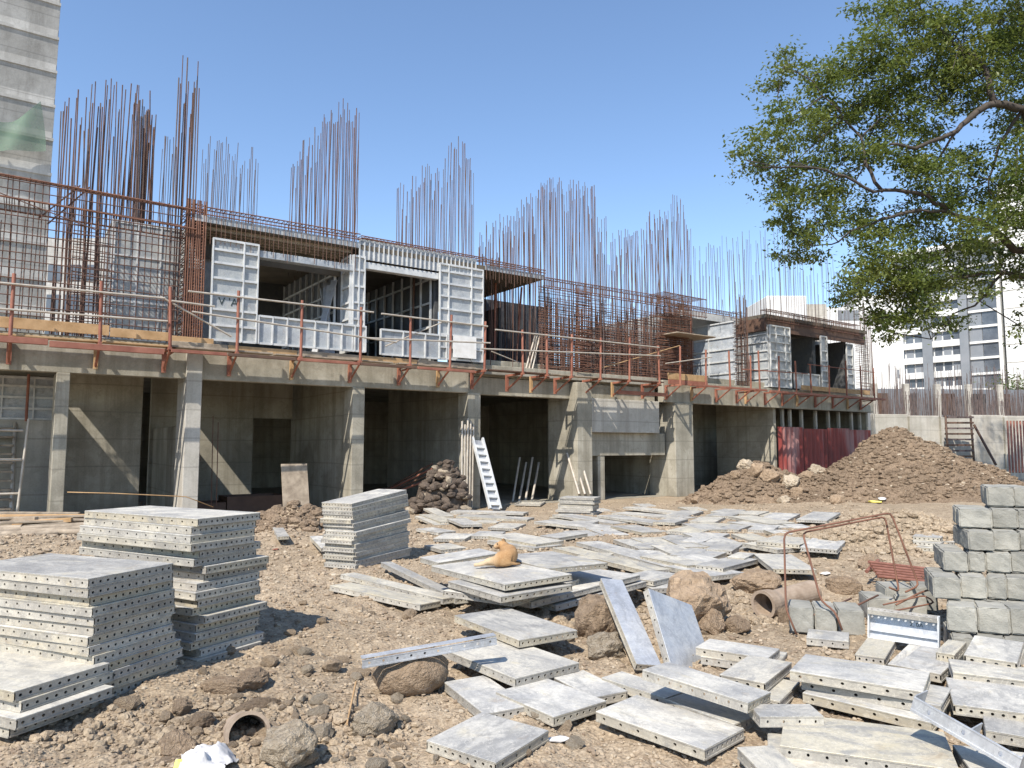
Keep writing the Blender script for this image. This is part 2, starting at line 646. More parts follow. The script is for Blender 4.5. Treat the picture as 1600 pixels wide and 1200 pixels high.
def heap(name, cx, cy, rx, ry, h, seed, n=150, sharp=1.25, skew=0.0, mat="mound"):
    u = np.linspace(-1.25, 1.25, n)
    U, W = np.meshgrid(u, u, indexing='ij')
    X = cx + U * rx; Y = cy + W * ry
    ang = np.arctan2(W, U)
    rad = np.sqrt(U * U + W * W) * (1 + .13 * fbm(np.cos(ang) * 1.5 + seed, np.sin(ang) * 1.5, 2, seed))
    rad = rad - skew * U * (1 - rad).clip(0, 1)
    prof = np.clip(1 - rad, 0, 1) ** sharp
    prof = np.minimum(prof, .90 + .1 * prof)
    edge = smst(1.12, .85, rad)
    Z = gh(X, Y) - .12 * (1 - edge) + h * prof + edge * (.16 * h * fbm(X * .8, Y * .8, 3, seed + 3) * prof ** .5 + .12 * fbm(X * 2.3, Y * 2.3, 3, seed + 5) + .07 * np.abs(fbm(X * 7, Y * 7, 3, seed + 8)))
    Z = np.where(rad > 1.18, gh(X, Y) - .25, Z)
    V = np.stack([X, Y, Z], -1).reshape(-1, 3)
    i = np.arange(n - 1)[:, None] * n + np.arange(n - 1)[None, :]
    F4 = np.stack([i, i + n, i + n + 1, i + 1], -1).reshape(-1, 4)
    o = put(name, mesh_np(name, V, F4, M_[mat], True))
    tag(o, kind="structure")
    return lambda x, y: Z[int(np.clip((x - cx) / rx / 2.5 * (n - 1) + (n - 1) / 2, 0, n - 1)), int(np.clip((y - cy) / ry / 2.5 * (n - 1) + (n - 1) / 2, 0, n - 1))]


mound_z = heap("dirt_mound", 12.9, 24.6, 4.2, 4.2, 2.36, 4, 230, 1.08, .15)
heap2_z = heap("rubble_heap", 8.7, 25.6, 2.9, 1.9, 1.35, 31, 130, .9)
heap3_z = heap("rubble_heap", 5.6, 10.6, 1.7, 1.1, .42, 51, 130, 1.0, mat="dirt")
heap4_z = heap("rubble_heap", -4.3, 14.6, 1.5, .8, .34, 71, 90, 1.0, mat="dirt")

# ------------------------------------------------------------------ CONCRETE TOWER at the left, behind
tw = 9.0
t_r = ft(78, tw, 300)
zt0, ztop = 0.0, 27.0
MT = FM @ T(t_r, tw, 0)
tower = thing("concrete_tower", "tall bare concrete core tower with stepped casting lifts at the left edge", "tower", MT)
box("core_wall", (-7.5, .14, 0), (-.02, 6.0, ztop), M_["concrete_tower"], tower, MT)
for k in range(22):
    z0 = .35 + k * 1.24
    # each lift leans out a little and ends in a lip
    V = [(-7.5, .20, z0), (0, .20, z0), (0, -.02, z0 + 1.10), (-7.5, -.02, z0 + 1.10), (-7.5, -.06, z0 + 1.13), (.02, -.06, z0 + 1.13), (.02, -.06, z0 + 1.23), (-7.5, -.06, z0 + 1.23),
         (-7.5, .3, z0 + 1.23), (.02, .3, z0 + 1.23), (0, .3, z0)]
    Fs = [(0, 1, 2, 3), (3, 2, 5, 4), (4, 5, 6, 7), (7, 6, 9, 8), (1, 10, 9, 6, 5, 2)]
    put("wall_lift", mesh_from("lift", V, Fs, M_["concrete_tower"]), tower, MT @ T(0, 0, random.uniform(-.02, .02)))
# green net hanging on the tower
nv, nf = [], []
def towp(px, py):
    t, z = fac(px, py, tw - .35)
    return FW(t, tw - .35, z)


pa, pb, pc, pd = towp(-40, 172), towp(66, 160), towp(72, 236), towp(-40, 238)
NN = 14
for i in range(NN + 1):
    for j in range(NN + 1):
        u, v = i / NN, j / NN
        p = (pa * (1 - u) + pb * u) * (1 - v) + (pd * (1 - u) + pc * u) * v
        sag = -1.0 * (4 * u * (1 - u)) * (1 - v) * .55
        nv.append(p + Vector((0, -.05 - .08 * math.sin(u * 9 + v * 3), sag)))
for i in range(NN):
    for j in range(NN):
        a = i * (NN + 1) + j
        nf.append((a, a + 1, a + NN + 2, a + NN + 1))
tag(put("safety_net", mesh_from("net", nv, nf, M_["net"], True)), "torn green safety net hanging on the concrete tower", "net")

# ------------------------------------------------------------------ THE UNFINISHED BUILDING
B = thing("unfinished_building", "unfinished concrete building with open ground floor bays and a deck under construction", "building", FM)
CON = M_["concrete"]


def bx(name, t0, t1, w0, w1, z0, z1, mat=None, bev=.012):
    return box(name, (t0, w0, z0), (t1, w1, z1), mat or CON, B, FM, bev)


tL, tR = -9.0, ft(1367)
t750, t925, t1035, t1090, t1220 = ft(750), ft(925), ft(1035), ft(1090), ft(1220)
DEPTH = 17.0
# first floor slab, with two slots added to throw strips of sun into the bays
def slab(t0, t1, w0, w1, z0=4.42, z1=4.72): return bx("slab", t0, t1, w0, w1, z0, z1, CON, 0)
slab(tL, -3.70, .30, DEPTH); slab(-3.70, -3.20, .30, .92); slab(-3.70, -3.20, 2.05, DEPTH)
slab(-3.20, -.75, .30, DEPTH); slab(-.75, .10, .30, 2.9); slab(-.75, .1, 4.45, DEPTH); slab(.1, t750, .30, DEPTH)
slab(t750, t1035, .45, DEPTH); slab(t1035, tR, .30, DEPTH)
bx("edge_beam", tL, ft(275) + .25, 0, .30, 3.80, 4.70)
bx("edge_beam", .36, t750 - .45, 0, .30, 3.80, 4.70)
bx("edge_beam", t750 - .40, t925, .42, .75, 3.80, 4.40)
bx("slab_edge", t750 - .40, t1035 - .05, .18, .45, 4.48, 4.80)
bx("edge_beam", t925 + .03, t1035, .37, .72, 3.85, 4.40)
bx("edge_beam", t1035 + .1, tR, 0, .30, 3.82, 4.72)
bx("parapet", t1090 + .3, ft(1240), .31, .45, 4.72, 5.0)
bx("parapet", t750, ft(1000), .50, .64, 4.80, 5.02)
# columns (wall ends standing in the facade)
bx("column", ft(104) - .28, ft(104), -.02, 1.0, 0, 3.80)
bx("column", -.02, .36, -.14, 1.0, 0, 4.50, M_["concrete_pale"])
bx("column", ft(549), ft(568), -.03, .6, 0, 3.80)
bx("column", ft(730), ft(750), -.03, .6, 0, 3.80)
bx("column", ft(1054), ft(1082), -.06, 1.4, 0, 3.82)
bx("column", ft(1083), ft(1090), .3, 1.2, 0, 3.82)
# walls of the ground floor
bx("wall", -2.62, -.62, 2.60, 2.80, 0, 4.42)
bx("wall", ft(104) - .1, ft(104) + .05, 1.0, 2.60, 0, 3.2)
bx("wall", .10, .32, 1.0, 5.2, 0, 2.6)
t395 = ft(395, 5.2)
bx("wall", .0, t395, 5.2, 5.4, 0, 4.42)
bx("wall", t395, ft(447, 5.2) + .2, 5.2, 5.4, 3.0, 4.42)
bx("wall", ft(558), ft(566), .6, 6.0, 0, 4.42)
bx("wall", ft(741), ft(748), .6, 6.5, 0, 4.42)
bx("wall", ft(862, 1.7), ft(916, 1.7), 1.7, 1.95, 0, 4.42)
bx("column", ft(902), t925, -.02, 1.69, 0, 4.40)
bx("wall", -.2, tR, 16.0, 16.2, 0, 4.42)
bx("wall", ft(1060), ft(1066), 1.4, 14, 0, 4.42)
bx("wall", t1220 - .1, t1220 + .12, .3, 3.6, 0, 4.42)
bx("wall", t1220, tR, 5.2, 5.4, 0, 4.42)
bx("wall", tR - .2, tR, .31, 7.5, 0, 4.40)
# bay with the low beam
zl1, zl0 = fz(980, 676), fz(980, 712)
bx("low_beam", t925 + .02, ft(1050), .38, .68, zl0, zl1 - .004)
bx("wall", t925 + .02, ft(1034), .10, .36, zl1, 3.84, M_["concrete_pale"])
bx("column", ft(945), ft(956), .4, .8, 0, zl0)
# left bay beyond the first column: storey seen through the bay
bx("wall", -9.0, -4.2, 3.2, 3.4, 0, 2.6)
bx("wall", -4.15, -2.45, 3.0, 3.25, 0, 2.75, M_["concrete_pale"])
# interior floor sheet
bx("floor_slab", tL, tR, .5, 17, -.2, .012, CON, 0)
# posts under the right beam, above the maroon sheets
for px in (1240, 1252, 1270, 1292, 1312, 1328, 1348, 1361):
    t = ft(px)
    bx("prop_post", t - .07, t + .07, .5, .64, 2.4, 3.82, M_["concrete_pale"] if px % 3 else M_["pipe"])
# upper deck (formwork soffits and side forms of the second floor)
Z2a, Z2b = 8.02, 8.16
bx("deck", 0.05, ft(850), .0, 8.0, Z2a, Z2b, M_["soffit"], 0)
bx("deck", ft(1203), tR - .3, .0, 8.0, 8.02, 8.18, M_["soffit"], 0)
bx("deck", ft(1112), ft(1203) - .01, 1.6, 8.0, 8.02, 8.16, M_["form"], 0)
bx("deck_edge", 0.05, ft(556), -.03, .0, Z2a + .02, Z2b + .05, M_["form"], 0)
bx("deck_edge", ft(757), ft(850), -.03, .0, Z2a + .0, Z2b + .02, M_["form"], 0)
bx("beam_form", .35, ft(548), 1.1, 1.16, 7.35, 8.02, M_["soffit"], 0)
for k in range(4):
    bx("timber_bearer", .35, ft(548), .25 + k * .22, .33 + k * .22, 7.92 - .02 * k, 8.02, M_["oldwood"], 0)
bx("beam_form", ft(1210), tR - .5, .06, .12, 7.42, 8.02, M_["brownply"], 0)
bx("beam_form", ft(1203), ft(1210), .06, 3.5, 7.42, 8.02, M_["brownply"], 0)
bx("deck_edge", ft(1112), ft(1203) - .01, 1.5, 1.59, 7.86, 8.17, M_["formbar"], 0)
# room walls upstairs; most carry the shade of the rooms in their colour
bx("room_wall", 4.55, 4.75, 1.2, 7.5, 4.72, 8.0, M_["form_shaded"], 0)
bx("room_wall", ft(684), ft(690), .3, 7.5, 4.72, 8.0, M_["form_shaded"], 0)
bx("room_wall", ft(700, 4), ft(852, 4), 4.0, 4.1, 4.72, 8.0, M_["form_shaded"], 0)
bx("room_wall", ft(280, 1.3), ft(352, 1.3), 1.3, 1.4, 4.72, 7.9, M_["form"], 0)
bx("room_wall", 0, 9.5, 9.0, 9.1, 4.72, 6.3, M_["form_shaded"], 0)
bx("room_wall", ft(835), ft(838), 2.2, 4.0, 4.72, 7.3, M_["form_shaded"], 0)
bx("room_wall", 2.9, 4.6, 6.2, 6.3, 4.72, 8.0, M_["form_shaded"], 0)
bx("room_wall", 5.0, ft(690), 6.0, 6.1, 4.72, 6.9, M_["form_shaded"], 0)
bx("room_wall", ft(1215, 3), ft(1300, 3), 3.0, 3.1, 4.72, 8.0, M_["form_shaded"], 0)
bx("room_wall", ft(1284), ft(1288), .3, 3.0, 4.72, 7.5, M_["form_shaded"], 0)
bx("room_wall", ft(1300, 3), ft(1345, 3), 3.2, 3.3, 4.72, 8.0, M_["form_shaded"], 0)
bx("room_wall", ft(1333), ft(1336), .3, 3.2, 4.72, 7.5, M_["form_shaded"], 0)


# ------------------------------------------------------------------ wall formwork
def wall_form(W, H, vx, hz, M, label, group=None, mat="form", depth=.07, tw_=.035):
    """W wide, H high; local x along, y into the wall, z up; face at y=0, bars stand out to y=-depth"""
    r = thing("wall_formwork", label, "formwork", M, group)
    box("face_sheet", (0, 0, 0), (W, .012, H), M_[mat], r, M)
    for x in vx:
        box("frame_bar", (x - tw_ / 2, -depth, 0), (x + tw_ / 2, -.001, H), M_["formbar"], r, M)
    xs = sorted(vx)
    for a, b in zip(xs[:-1], xs[1:]):
        if isinstance(hz, dict): zs = hz.get(round(a, 3), [])
        else: zs = hz
        for z in zs:
            box("rib", (a + tw_ / 2, -depth * .8, z - .03), (b - tw_ / 2, -.001, z + .03), M_["formbar"], r, M)
    return r


ROT_L = RZ(-math.pi / 2)   # a panel seen from the left bays (faces along -t)
t0, t1 = ft(320), ft(395)
zf = 4.86
wall_form(t1 - t0, 2.78, [0.02, (ft(371) - t0), t1 - t0 - .02], [.02, .42, .85, 1.28, 1.70, 2.12, 2.48, 2.76], FM @ T(t0, -.02, zf), "white ribbed wall formwork panel at the left corner column, two bays wide")
mk = bpy.data.curves.new("marking", 'FONT'); mk.body = "V 'A'"; mk.size = .30
mo = bpy.data.objects.new("marking_src", mk)
me = bpy.data.meshes.new_from_object(mo)
bpy.data.objects.remove(mo)
me.materials.clear(); me.materials.append(M_["ink"])
put("marking", me, bpy.data.objects["wall_formwork"], FM @ T(t0 + .2, -.03, zf + .98) @ Matrix.Rotation(math.pi / 2, 4, 'X'))
t2 = ft(569)
nb = [0.02] + [k * (t2 - t1) / 8 for k in range(1, 8)] + [t2 - t1 - .02]
wall_form(t2 - t1 - .04, .80, nb[:-1] + [t2 - t1 - .06], [.02, .78], FM @ T(t1 + .02, -.02, zf), "low white formwork run between the white corner panel and the narrow post")
a, b = ft(546), ft(566)
wall_form(b - a, 2.95, [.02, .20, b - a - .02], [.02, .5, 1.0, 1.5, 2.0, 2.5, 2.92], FM @ T(a, .03, zf), "narrow tall white formwork post between the two dark upper openings")
wall_form(.7, 2.95, [.02, .68], [.02, .5, 1.0, 1.5, 2.0, 2.5, 2.92], FM @ T(a - .01, .73, zf) @ ROT_L, "return side of the narrow white formwork post, facing left")
a, b = ft(590), ft(696)
wall_form(b - a, .80, [.02, (b - a) * .33, (b - a) * .66, b - a - .02], [.02, .78], FM @ T(a, -.02, zf - .03), "low grey formwork run under the second dark upper opening")
a, b = ft(683), ft(753)
wall_form(b - a, 3.15, [.02, .35, (b - a) * .72, b - a - .02], [.02, .4, .82, 1.24, 1.66, 2.08, 2.5, 2.9, 3.13], FM @ T(a, -.02, zf - .02), "tall white ribbed wall formwork panel beside the white board, three bays wide")
tag(put("white_board", box_mesh(ft(739) - ft(703), .02, .72, M_["plaster_board"]), None, FM @ T((ft(703) + ft(739)) / 2, -.17, 5.28)), "plain white board propped at the foot of the tall ribbed formwork panel", "board")
# left grey block of forms behind the bar mesh
a, b = ft(162, .9), ft(276, .9)
wall_form(b - a, 3.25, [.02, (b - a) * .33, (b - a) * .66, b - a - .02], [.02, 1.1, 2.3, 3.2], FM @ T(a, .9, 4.74), "grey formwork wall behind the reinforcing mesh at far left", depth=.03)
wall_form(1.5, 3.25, [.02, .75, 1.48], [.02, 1.6, 3.2], FM @ T(a - .02, 2.4, 4.74) @ ROT_L, "left return of the grey formwork wall behind the reinforcing mesh", depth=.03)
# ribbed beam side between the post panel and the tall panel
a, b = ft(556), ft(742)
n_ = 26
wall_form(b - a, .62, [k * (b - a) / n_ for k in range(n_ + 1)], [], FM @ T(a, .02, 7.72), "pale ribbed beam side form above the second dark opening", depth=.05)
bx("lintel", .35 + 1.2, ft(547), -.02, .25, 7.30, 7.50, M_["form"])
bx("lintel", ft(566), ft(684), .02, .27, 7.45, 7.66, M_["formbar"])
wall_form(6.2, 3.2, [.02, .6, 1.2, 1.8, 2.4, 3.0, 3.6, 4.2, 4.8, 5.4, 6.18], [.3, .9, 1.5, 2.1, 2.7], FM @ T(4.50, 7.4, 4.74) @ ROT_L, "dark ribbed side wall inside the first dark upper opening", mat="form_shaded")
wall_form(5.6, 3.2, [.02, .7, 1.4, 2.1, 2.8, 3.5, 4.2, 4.9, 5.58], [.4, 1.2, 2.0, 2.8], FM @ T(ft(684) - .05, 6.0, 4.74) @ ROT_L, "dark ribbed side wall inside the second dark upper opening", mat="form_shaded")
# right hand block
aR, bR = ft(1207), ft(1239)
wall_form(bR - aR, 2.9, [.02, (bR - aR) * .3, (bR - aR) * .75, bR - aR - .02], [.02, .42, .85, 1.28, 1.7, 2.12, 2.5, 2.88], FM @ T(aR, .0, 4.78), "front white formwork panel of the far right corner room")
wall_form(2.6, 2.9, [.02, .7, 2.58], [.02, .42, .85, 1.28, 1.7, 2.12, 2.5, 2.88], FM @ T(aR - .02, 2.62, 4.78) @ ROT_L, "left side white formwork wall of the far right corner room")
wall_form(6.0, 2.9, [.02, 1.4, 3.0, 4.5, 5.98], [.02, .55, 1.1, 1.65, 2.2, 2.88], FM @ T(ft(1160), 6.2, 4.78) @ ROT_L, "long grey formwork wall running back behind the right rebar column")
a, b = ft(1243), ft(1283)
wall_form(b - a, .75, [.02, (b - a) * .33, (b - a) * .66, b - a - .02], [.02, .73], FM @ T(a, -.02, 4.80), "small low formwork panel in the far right opening")
a, b = ft(1287), ft(1297)
wall_form(b - a, 2.75, [.02, b - a - .02], [.02, .5, 1.0, 1.5, 2.0, 2.73], FM @ T(a, .0, 4.78), "slim formwork post between the two far right openings")
a, b = ft(1333), ft(1343)
wall_form(b - a, 2.6, [.02, b - a - .02], [.02, .5, 1.0, 1.5, 2.0, 2.58], FM @ T(a, .2, 4.78), "slim formwork post at the right end of the upper floor")
# pale ribbed form far behind the rebar field
wall_form(5.5, 3.0, [k * .42 for k in range(14)], [1.0, 2.0, 2.98], FM @ T(ft(1045, 1.0), 6.6, 4.75) @ ROT_L, "grey ribbed formwork wall seen through the middle rebar field", depth=.04)
# maroon sheets closing the far right bay
aS = ft(1221)
for k in range(4):
    a, b = aS + k * (tR - aS) / 4, aS + (k + 1) * (tR - aS) / 4
    vv, ff = [], []
    n_ = 30
    for i in range(n_ + 1):
        x = a + (b - a - .04) * i / n_
        y = .05 * math.sin(i / n_ * 2 * math.pi * 6) + .04 * k % 2 * .02
        vv += [FW(x, .18 + y, -.1), FW(x, .18 + y, 2.95 - .06 * (k % 2))]
    for i in range(n_): ff.append((2 * i, 2 * i + 2, 2 * i + 3, 2 * i + 1))
    tag(put("hoarding_sheet", mesh_from("sheet", vv, ff, M_["redsheet"], True)), "maroon corrugated hoarding sheet, %s along the far right bay" % ["first from the left", "second from the left", "third from the left", "last on the right"][k], "hoarding", "maroon sheets closing the far right bay")

# ------------------------------------------------------------------ BRACKETS, POSTS AND GUARD RAILS
posts = [14, 155, 265, 370, 470, 563, 641, 703, 757, 817, 855, 893, 938, 983, 1030, 1062, 1102, 1140, 1172, 1186, 1216, 1243, 1266, 1294, 1321, 1344, 1364]
lab_rel = ["at the far left edge", "before the left part of the bar mesh", "just left of the pale tall column", "before the white corner formwork panel", "before the first dark upper opening",
           "under the narrow white formwork post", "before the second dark upper opening", "at the left edge of the white board", "just right of the white board", "left of the pale leaning poles upstairs",
           "at the foot of the pale leaning poles upstairs", "under the tip of the canopy deck", "before the left of the rebar field", "before the centre of the rebar field", "before the right of the rebar field",
           "left of the tan toe board", "at the right end of the tan toe board", "before the long grey formwork wall", "at the slim left rebar column", "with a taller post before the side formwork",
           "at the front white corner panel", "left of the small low formwork panel", "right of the small low formwork panel", "at the slim formwork post between openings", "with a taller post at the last opening",
           "at the slim right rebar column", "last on the right end of the deck"]
OUT = .82
for i, px in enumerate(posts):
    t = ft(px, -OUT, 560)
    w0 = -.03 if not (t750 < t < t1035) else .15
    M = FM @ T(t, 0, 0)
    where = lab_rel[i]
    r = thing("scaffold_bracket", "orange red bracket and guard post " + where, "bracket", M, "scaffold brackets along the slab edge")
    zt = 4.50
    box("wall_chord", (-.05, w0 - .08, 3.92), (.05, w0 - .005, zt), M_["wood"] if i % 3 == 1 else M_["redpaint"], r, M)
    box("arm", (-.035, -OUT - .05, zt - .07), (.035, w0 - .09, zt), M_["redpaint"], r, M)
    bar("strut", FW(t, w0 - .06, 3.98), FW(t, -OUT + .03, zt - .08), .032, M_["redpaint"], r)
    lean = random.uniform(-.05, .05)
    zp = 6.0 + random.uniform(-.12, .16)
    if i in (19, 24): zp += .25
    bar("guard_post", FW(t, -OUT, zt), FW(t + lean, -OUT, zp), .04, M_["redpaint"], r, 8)
    if i % 4 == 2: bar("second_arm", FW(t + .09, -OUT, zt - .1), FW(t + .09, w0 - .1, zt - .12), .03, M_["redpaint"], r)


def rail(px0, py0, px1, py1, label, w=-OUT - .06, r=.026, mat="pipe"):
    a = fac(px0, py0, w); b = fac(px1, py1, w)
    o = bar("guard_pipe", FW(a[0], w, a[1]), FW(b[0], w, b[1]), r, M_[mat], None, 8)
    tag(o, label, "pipe", "guard rail pipes along the slab edge")


rail(-20, 440, 258, 466, "upper guard pipe left of the pale tall column")
rail(-20, 481, 262, 502, "lower guard pipe left of the pale tall column")
rail(268, 470, 336, 479, "short upper guard pipe stub right of the pale column")
rail(294, 455, 584, 488, "upper guard pipe across the white corner panel and first opening")
rail(300, 487, 620, 535, "lower guard pipe across the white corner panel and low formwork")
rail(250, 463, 362, 526, "guard pipe fallen slantwise beside the white corner panel", -OUT + .02)
rail(596, 490, 762, 510, "upper guard pipe under the second dark opening")
rail(570, 528, 766, 536, "lower guard pipe under the second dark opening")
rail(774, 515, 1030, 543, "upper guard pipe across the middle rebar field")
rail(752, 545, 1032, 556, "lower guard pipe across the middle rebar field")
rail(602, 541, 690, 504, "slanting pipe from the low grey formwork up to the board", -OUT + .1, .018)
rail(768, 549, 812, 567, "short slanting pipe at the foot of the dark canopy room", -OUT + .1, .018)
rail(940, 575, 1062, 540, "long slanting pipe low in the middle rebar field", -OUT + .1, .016, "wood")
rail(1040, 568, 1112, 558, "pipe end poking left of the right hand formwork", -OUT - .06, .022)
rail(1160, 577, 1262, 584, "thin pipe across the far right formwork panels", -OUT, .02, "redpaint")
rail(1262, 569, 1366, 582, "thin pipe across the far right dark openings", -OUT, .02, "redpaint")
# planks and edge boards on the brackets
def plank(t0, t1, w0, w1, z0, z1, mat, label, dz=0):
    M = FM @ T((t0 + t1) / 2, (w0 + w1) / 2, (z0 + z1) / 2) @ Matrix.Rotation(dz, 4, 'Y')
    tag(put("plank", box_mesh(t1 - t0, abs(w1 - w0), z1 - z0, M_[mat], .006), None, M), label, "plank", "planks on the slab edge brackets")


plank(-7, ft(150, -.6), -.72, -.42, 4.505, 4.55, "wood", "brown plank lying on the brackets at far left")
plank(ft(150, -.6) + .03, ft(270, -.6), -.70, -.40, 4.51, 4.555, "wood", "brown plank lying on the brackets before the mesh")
plank(-7, ft(162, -.3), -.33, -.28, 4.73, 4.98, "wood", "brown toe board on edge at far left")
plank(ft(162, -.3) + .02, ft(256, -.3), -.32, -.27, 4.71, 4.93, "wood", "brown toe board on edge below the grey forms")
plank(ft(258, -.3), ft(328, -.3), -.31, -.26, 4.70, 4.86, "wood", "short brown toe board below the rebar column")
plank(-7, ft(66, -.95), -1.0, -.90, 4.32, 4.46, "redpaint", "red channel hung under the brackets at far left")
plank(ft(66, -.95) + .03, ft(250, -.95), -1.02, -.92, 4.28, 4.42, "redpaint", "red channel hung under the brackets left of the pale column")
plank(ft(258, -.6), ft(420, -.6), -.75, -.40, 4.51, 4.56, "oldwood", "grey plank on the brackets below the white corner panel")
plank(ft(425, -.6), ft(610, -.6), -.7, -.42, 4.51, 4.55, "oldwood", "grey plank on the brackets below the first opening")
plank(ft(620, -.6), ft(760, -.6), -.68, -.42, 4.51, 4.55, "oldwood", "grey plank on the brackets below the white board")
for k, (a, b, lab) in enumerate(((262, 350, "below the left of the white corner panel"), (352, 460, "below the white corner panel"), (462, 560, "below the first opening"), (562, 650, "below the narrow formwork post"), (652, 742, "below the low grey formwork run"))):
    plank(ft(a, -.35), ft(b, -.35), -.37, -.31, 4.555 + .004 * (k % 2), 4.72, "wood" if k % 2 else "oldwood", "toe board on edge along the slab " + lab)
    plank(ft(a, -.95), ft(b, -.95), -.96, -.88, 4.36, 4.44, "redpaint" if k % 2 == 0 else "brownply", "red brown bearer under the bracket tips " + lab)
for k, (a, b, lab) in enumerate(((760, 850, "before the canopy room"), (852, 940, "left of the rebar field"), (942, 1035, "right of the rebar field"))):
    plank(ft(a, -.6), ft(b, -.6), -.75, -.40, 4.505, 4.55, "oldwood" if k % 2 else "brownply", "worn plank lying on the brackets " + lab)
plank(ft(1045, -.3), ft(1106, -.3), -.36, -.30, 4.72, 4.98, "wood", "tan toe board on the right above the rebar bundle")
plank(ft(1045, -.3), ft(1106, -.3), -.38, -.32, 4.52, 4.71, "redpaint", "red channel below the tan toe board on the right")
plank(ft(965, -.2), ft(1040, -.2), -.3, -.2, 4.02, 4.16, "redpaint", "red channel across the bay with the low beam")
plank(ft(1255, -.3), ft(1362, -.3), -.34, -.29, 4.70, 4.93, "wood", "tan toe board on edge at the far right openings")
plank(ft(1205, -.9), ft(1385, -.9), -.98, -.88, 4.40, 4.50, "redpaint", "red channel along the far right bracket tips")
plank(ft(1080, -.9), ft(1200, -.9), -.96, -.88, 4.44, 4.52, "redpaint", "red channel along the bracket tips above the dark bay")

# ------------------------------------------------------------------ REBAR
def cluster(label, pxa, pxb, prof, n, w0, w1, z0, r=.016, mat="rebar", ties=None, lean=.02, ragged=60, group=None):
    """vertical starter bars between two sight columns; prof gives the height of the tops"""
    tm = ft((pxa + pxb) / 2, (w0 + w1) / 2)
    M = FM @ T(tm, (w0 + w1) / 2, z0)
    root = thing("rebar_cage", label, "rebar", M, group)
    n = int(n * 1.2)
    for k in range(n):
        px = pxa + (pxb - pxa) * (k + random.uniform(.1, .9)) / n
        w = random.uniform(w0, w1)
        py = np.interp(px, [a for a, _ in prof], [b for _, b in prof]) + abs(random.gauss(0, 1)) * ragged * .55
        t, z = fac(px, py, w)
        tb = t + random.gauss(0, lean) * (z - z0)
        bar("bar", FW(tb, w, z0), FW(t, w + random.gauss(0, lean) * 2, z), r * random.uniform(.62, .95), M_[mat] if random.random() < .7 else M_["rebar_grey"], root)
    if ties:
        for (a, b, wa, za, zb, dz, mm) in ties:
            segs = []
            z = za
            while z < zb:
                e = random.gauss(0, .02)
                segs.append((FW(a, wa, z + e), FW(b, wa + random.gauss(0, .03), z + random.gauss(0, .03)), .011))
                z += dz * random.uniform(.8, 1.2)
            o = put("ties", bars_mesh("ties", segs, M_[mm]), root, Matrix())
            tag(o, kind="stuff")
    return root


CG = "clusters of tall starter bars above the deck"
cluster("dark tall starter bars left of the grey formwork wall", 95, 165, [(95, 165), (118, 122), (165, 130)], 20, .2, 1.6, 4.72, .019, "rebar", [(ft(97, .4), ft(165, .4), .4, 4.8, 7.6, .16, "rebar"), (ft(97, 1.4), ft(165, 1.4), 1.4, 4.8, 7.6, .2, "rebar")], .012, 90, CG)
cluster("dense starter bars rising from behind the grey formwork wall", 162, 246, [(162, 108), (185, 102), (210, 118), (246, 140)], 26, 1.0, 2.2, 4.9, .018, "rebar", None, .012, 95, CG)
cluster("tight bundle of starter bars at the right of the grey formwork wall", 209, 241, [(209, 160), (225, 150), (241, 185)], 18, 1.1, 1.7, 4.9, .02, "rebar", None, .006, 50, CG)
cluster("thin bars between the grey forms and the tall rust column", 252, 276, [(252, 205), (276, 215)], 7, 2, 5, 4.9, .015, "rebar_grey", None, .02, 30, CG)
cR = cluster("tallest rust rebar column cage at the building corner", 279, 312, [(279, 120), (288, 62), (302, 110), (312, 84)], 15, .05, .55, 4.72, .019, "rebar", None, .006, 110, CG)
segs = []
z = 4.8
ta, tb_ = ft(278, .05), ft(308, .05)
while z < 8.5:
    for (p, q) in (((ta, .0), (tb_, .0)), ((tb_, .0), (tb_, .6)), ((tb_, .6), (ta, .6)), ((ta, .6), (ta, .0))):
        segs.append((FW(p[0], p[1], z + random.gauss(0, .02)), FW(q[0], q[1], z + random.gauss(0, .02)), .013))
    for f in (.25, .5, .75):
        segs.append((FW(ta + (tb_ - ta) * f, -.01, z), FW(ta + (tb_ - ta) * min(1, f + .28), -.01, z + .05), .013))
    z += .085
tag(put("ties", bars_mesh("ties", segs, M_["rebar_red"]), cR), kind="stuff")
for k in range(9):
    t = ta + (tb_ - ta) * k / 8
    bar("bar", FW(t, -.02, 4.72), FW(t + random.gauss(0, .01), -.02, 8.6), .017, M_["rebar_red"], cR)
cluster("row of bars behind the corner canopy deck", 316, 404, [(316, 208), (345, 212), (404, 226)], 32, 3.5, 7.5, 8.0, .014, "rebar_grey", None, .015, 70, CG)
cluster("stepped cluster of bars above the first dark opening", 455, 563, [(455, 262), (480, 205), (530, 152), (563, 160)], 42, .6, 5.0, 7.9, .016, "rebar", None, .012, 60, CG)
cluster("fan of bars above the pale ribbed beam form", 620, 742, [(620, 285), (660, 258), (700, 226), (716, 210), (742, 250)], 48, .3, 5.0, 7.9, .016, "rebar", None, .012, 60, CG)
cluster("widest field of rust bars right of the canopy deck", 748, 948, [(748, 350), (800, 325), (852, 275), (890, 275), (926, 280), (948, 340)], 120, .2, 4.5, 4.75, .016, "rebar",
        [(ft(842, .3), ft(950, .3), .3, 4.8, 7.9, .10, "rebar_red"), (ft(842, 1.2), ft(960, 1.2), 1.2, 4.8, 7.6, .12, "rebar"), (ft(870, 2.6), ft(990, 2.6), 2.6, 4.8, 7.0, .12, "rebar"), (ft(850, .35), ft(955, .35), .35, 4.8, 6.6, .07, "rebar"), (ft(850, 1.9), ft(965, 1.9), 1.9, 4.8, 6.4, .08, "rebar_red"), (ft(900, .1), ft(925, .1), .1, 4.8, 8.0, .06, "rebar_red")], .014, 70, CG)
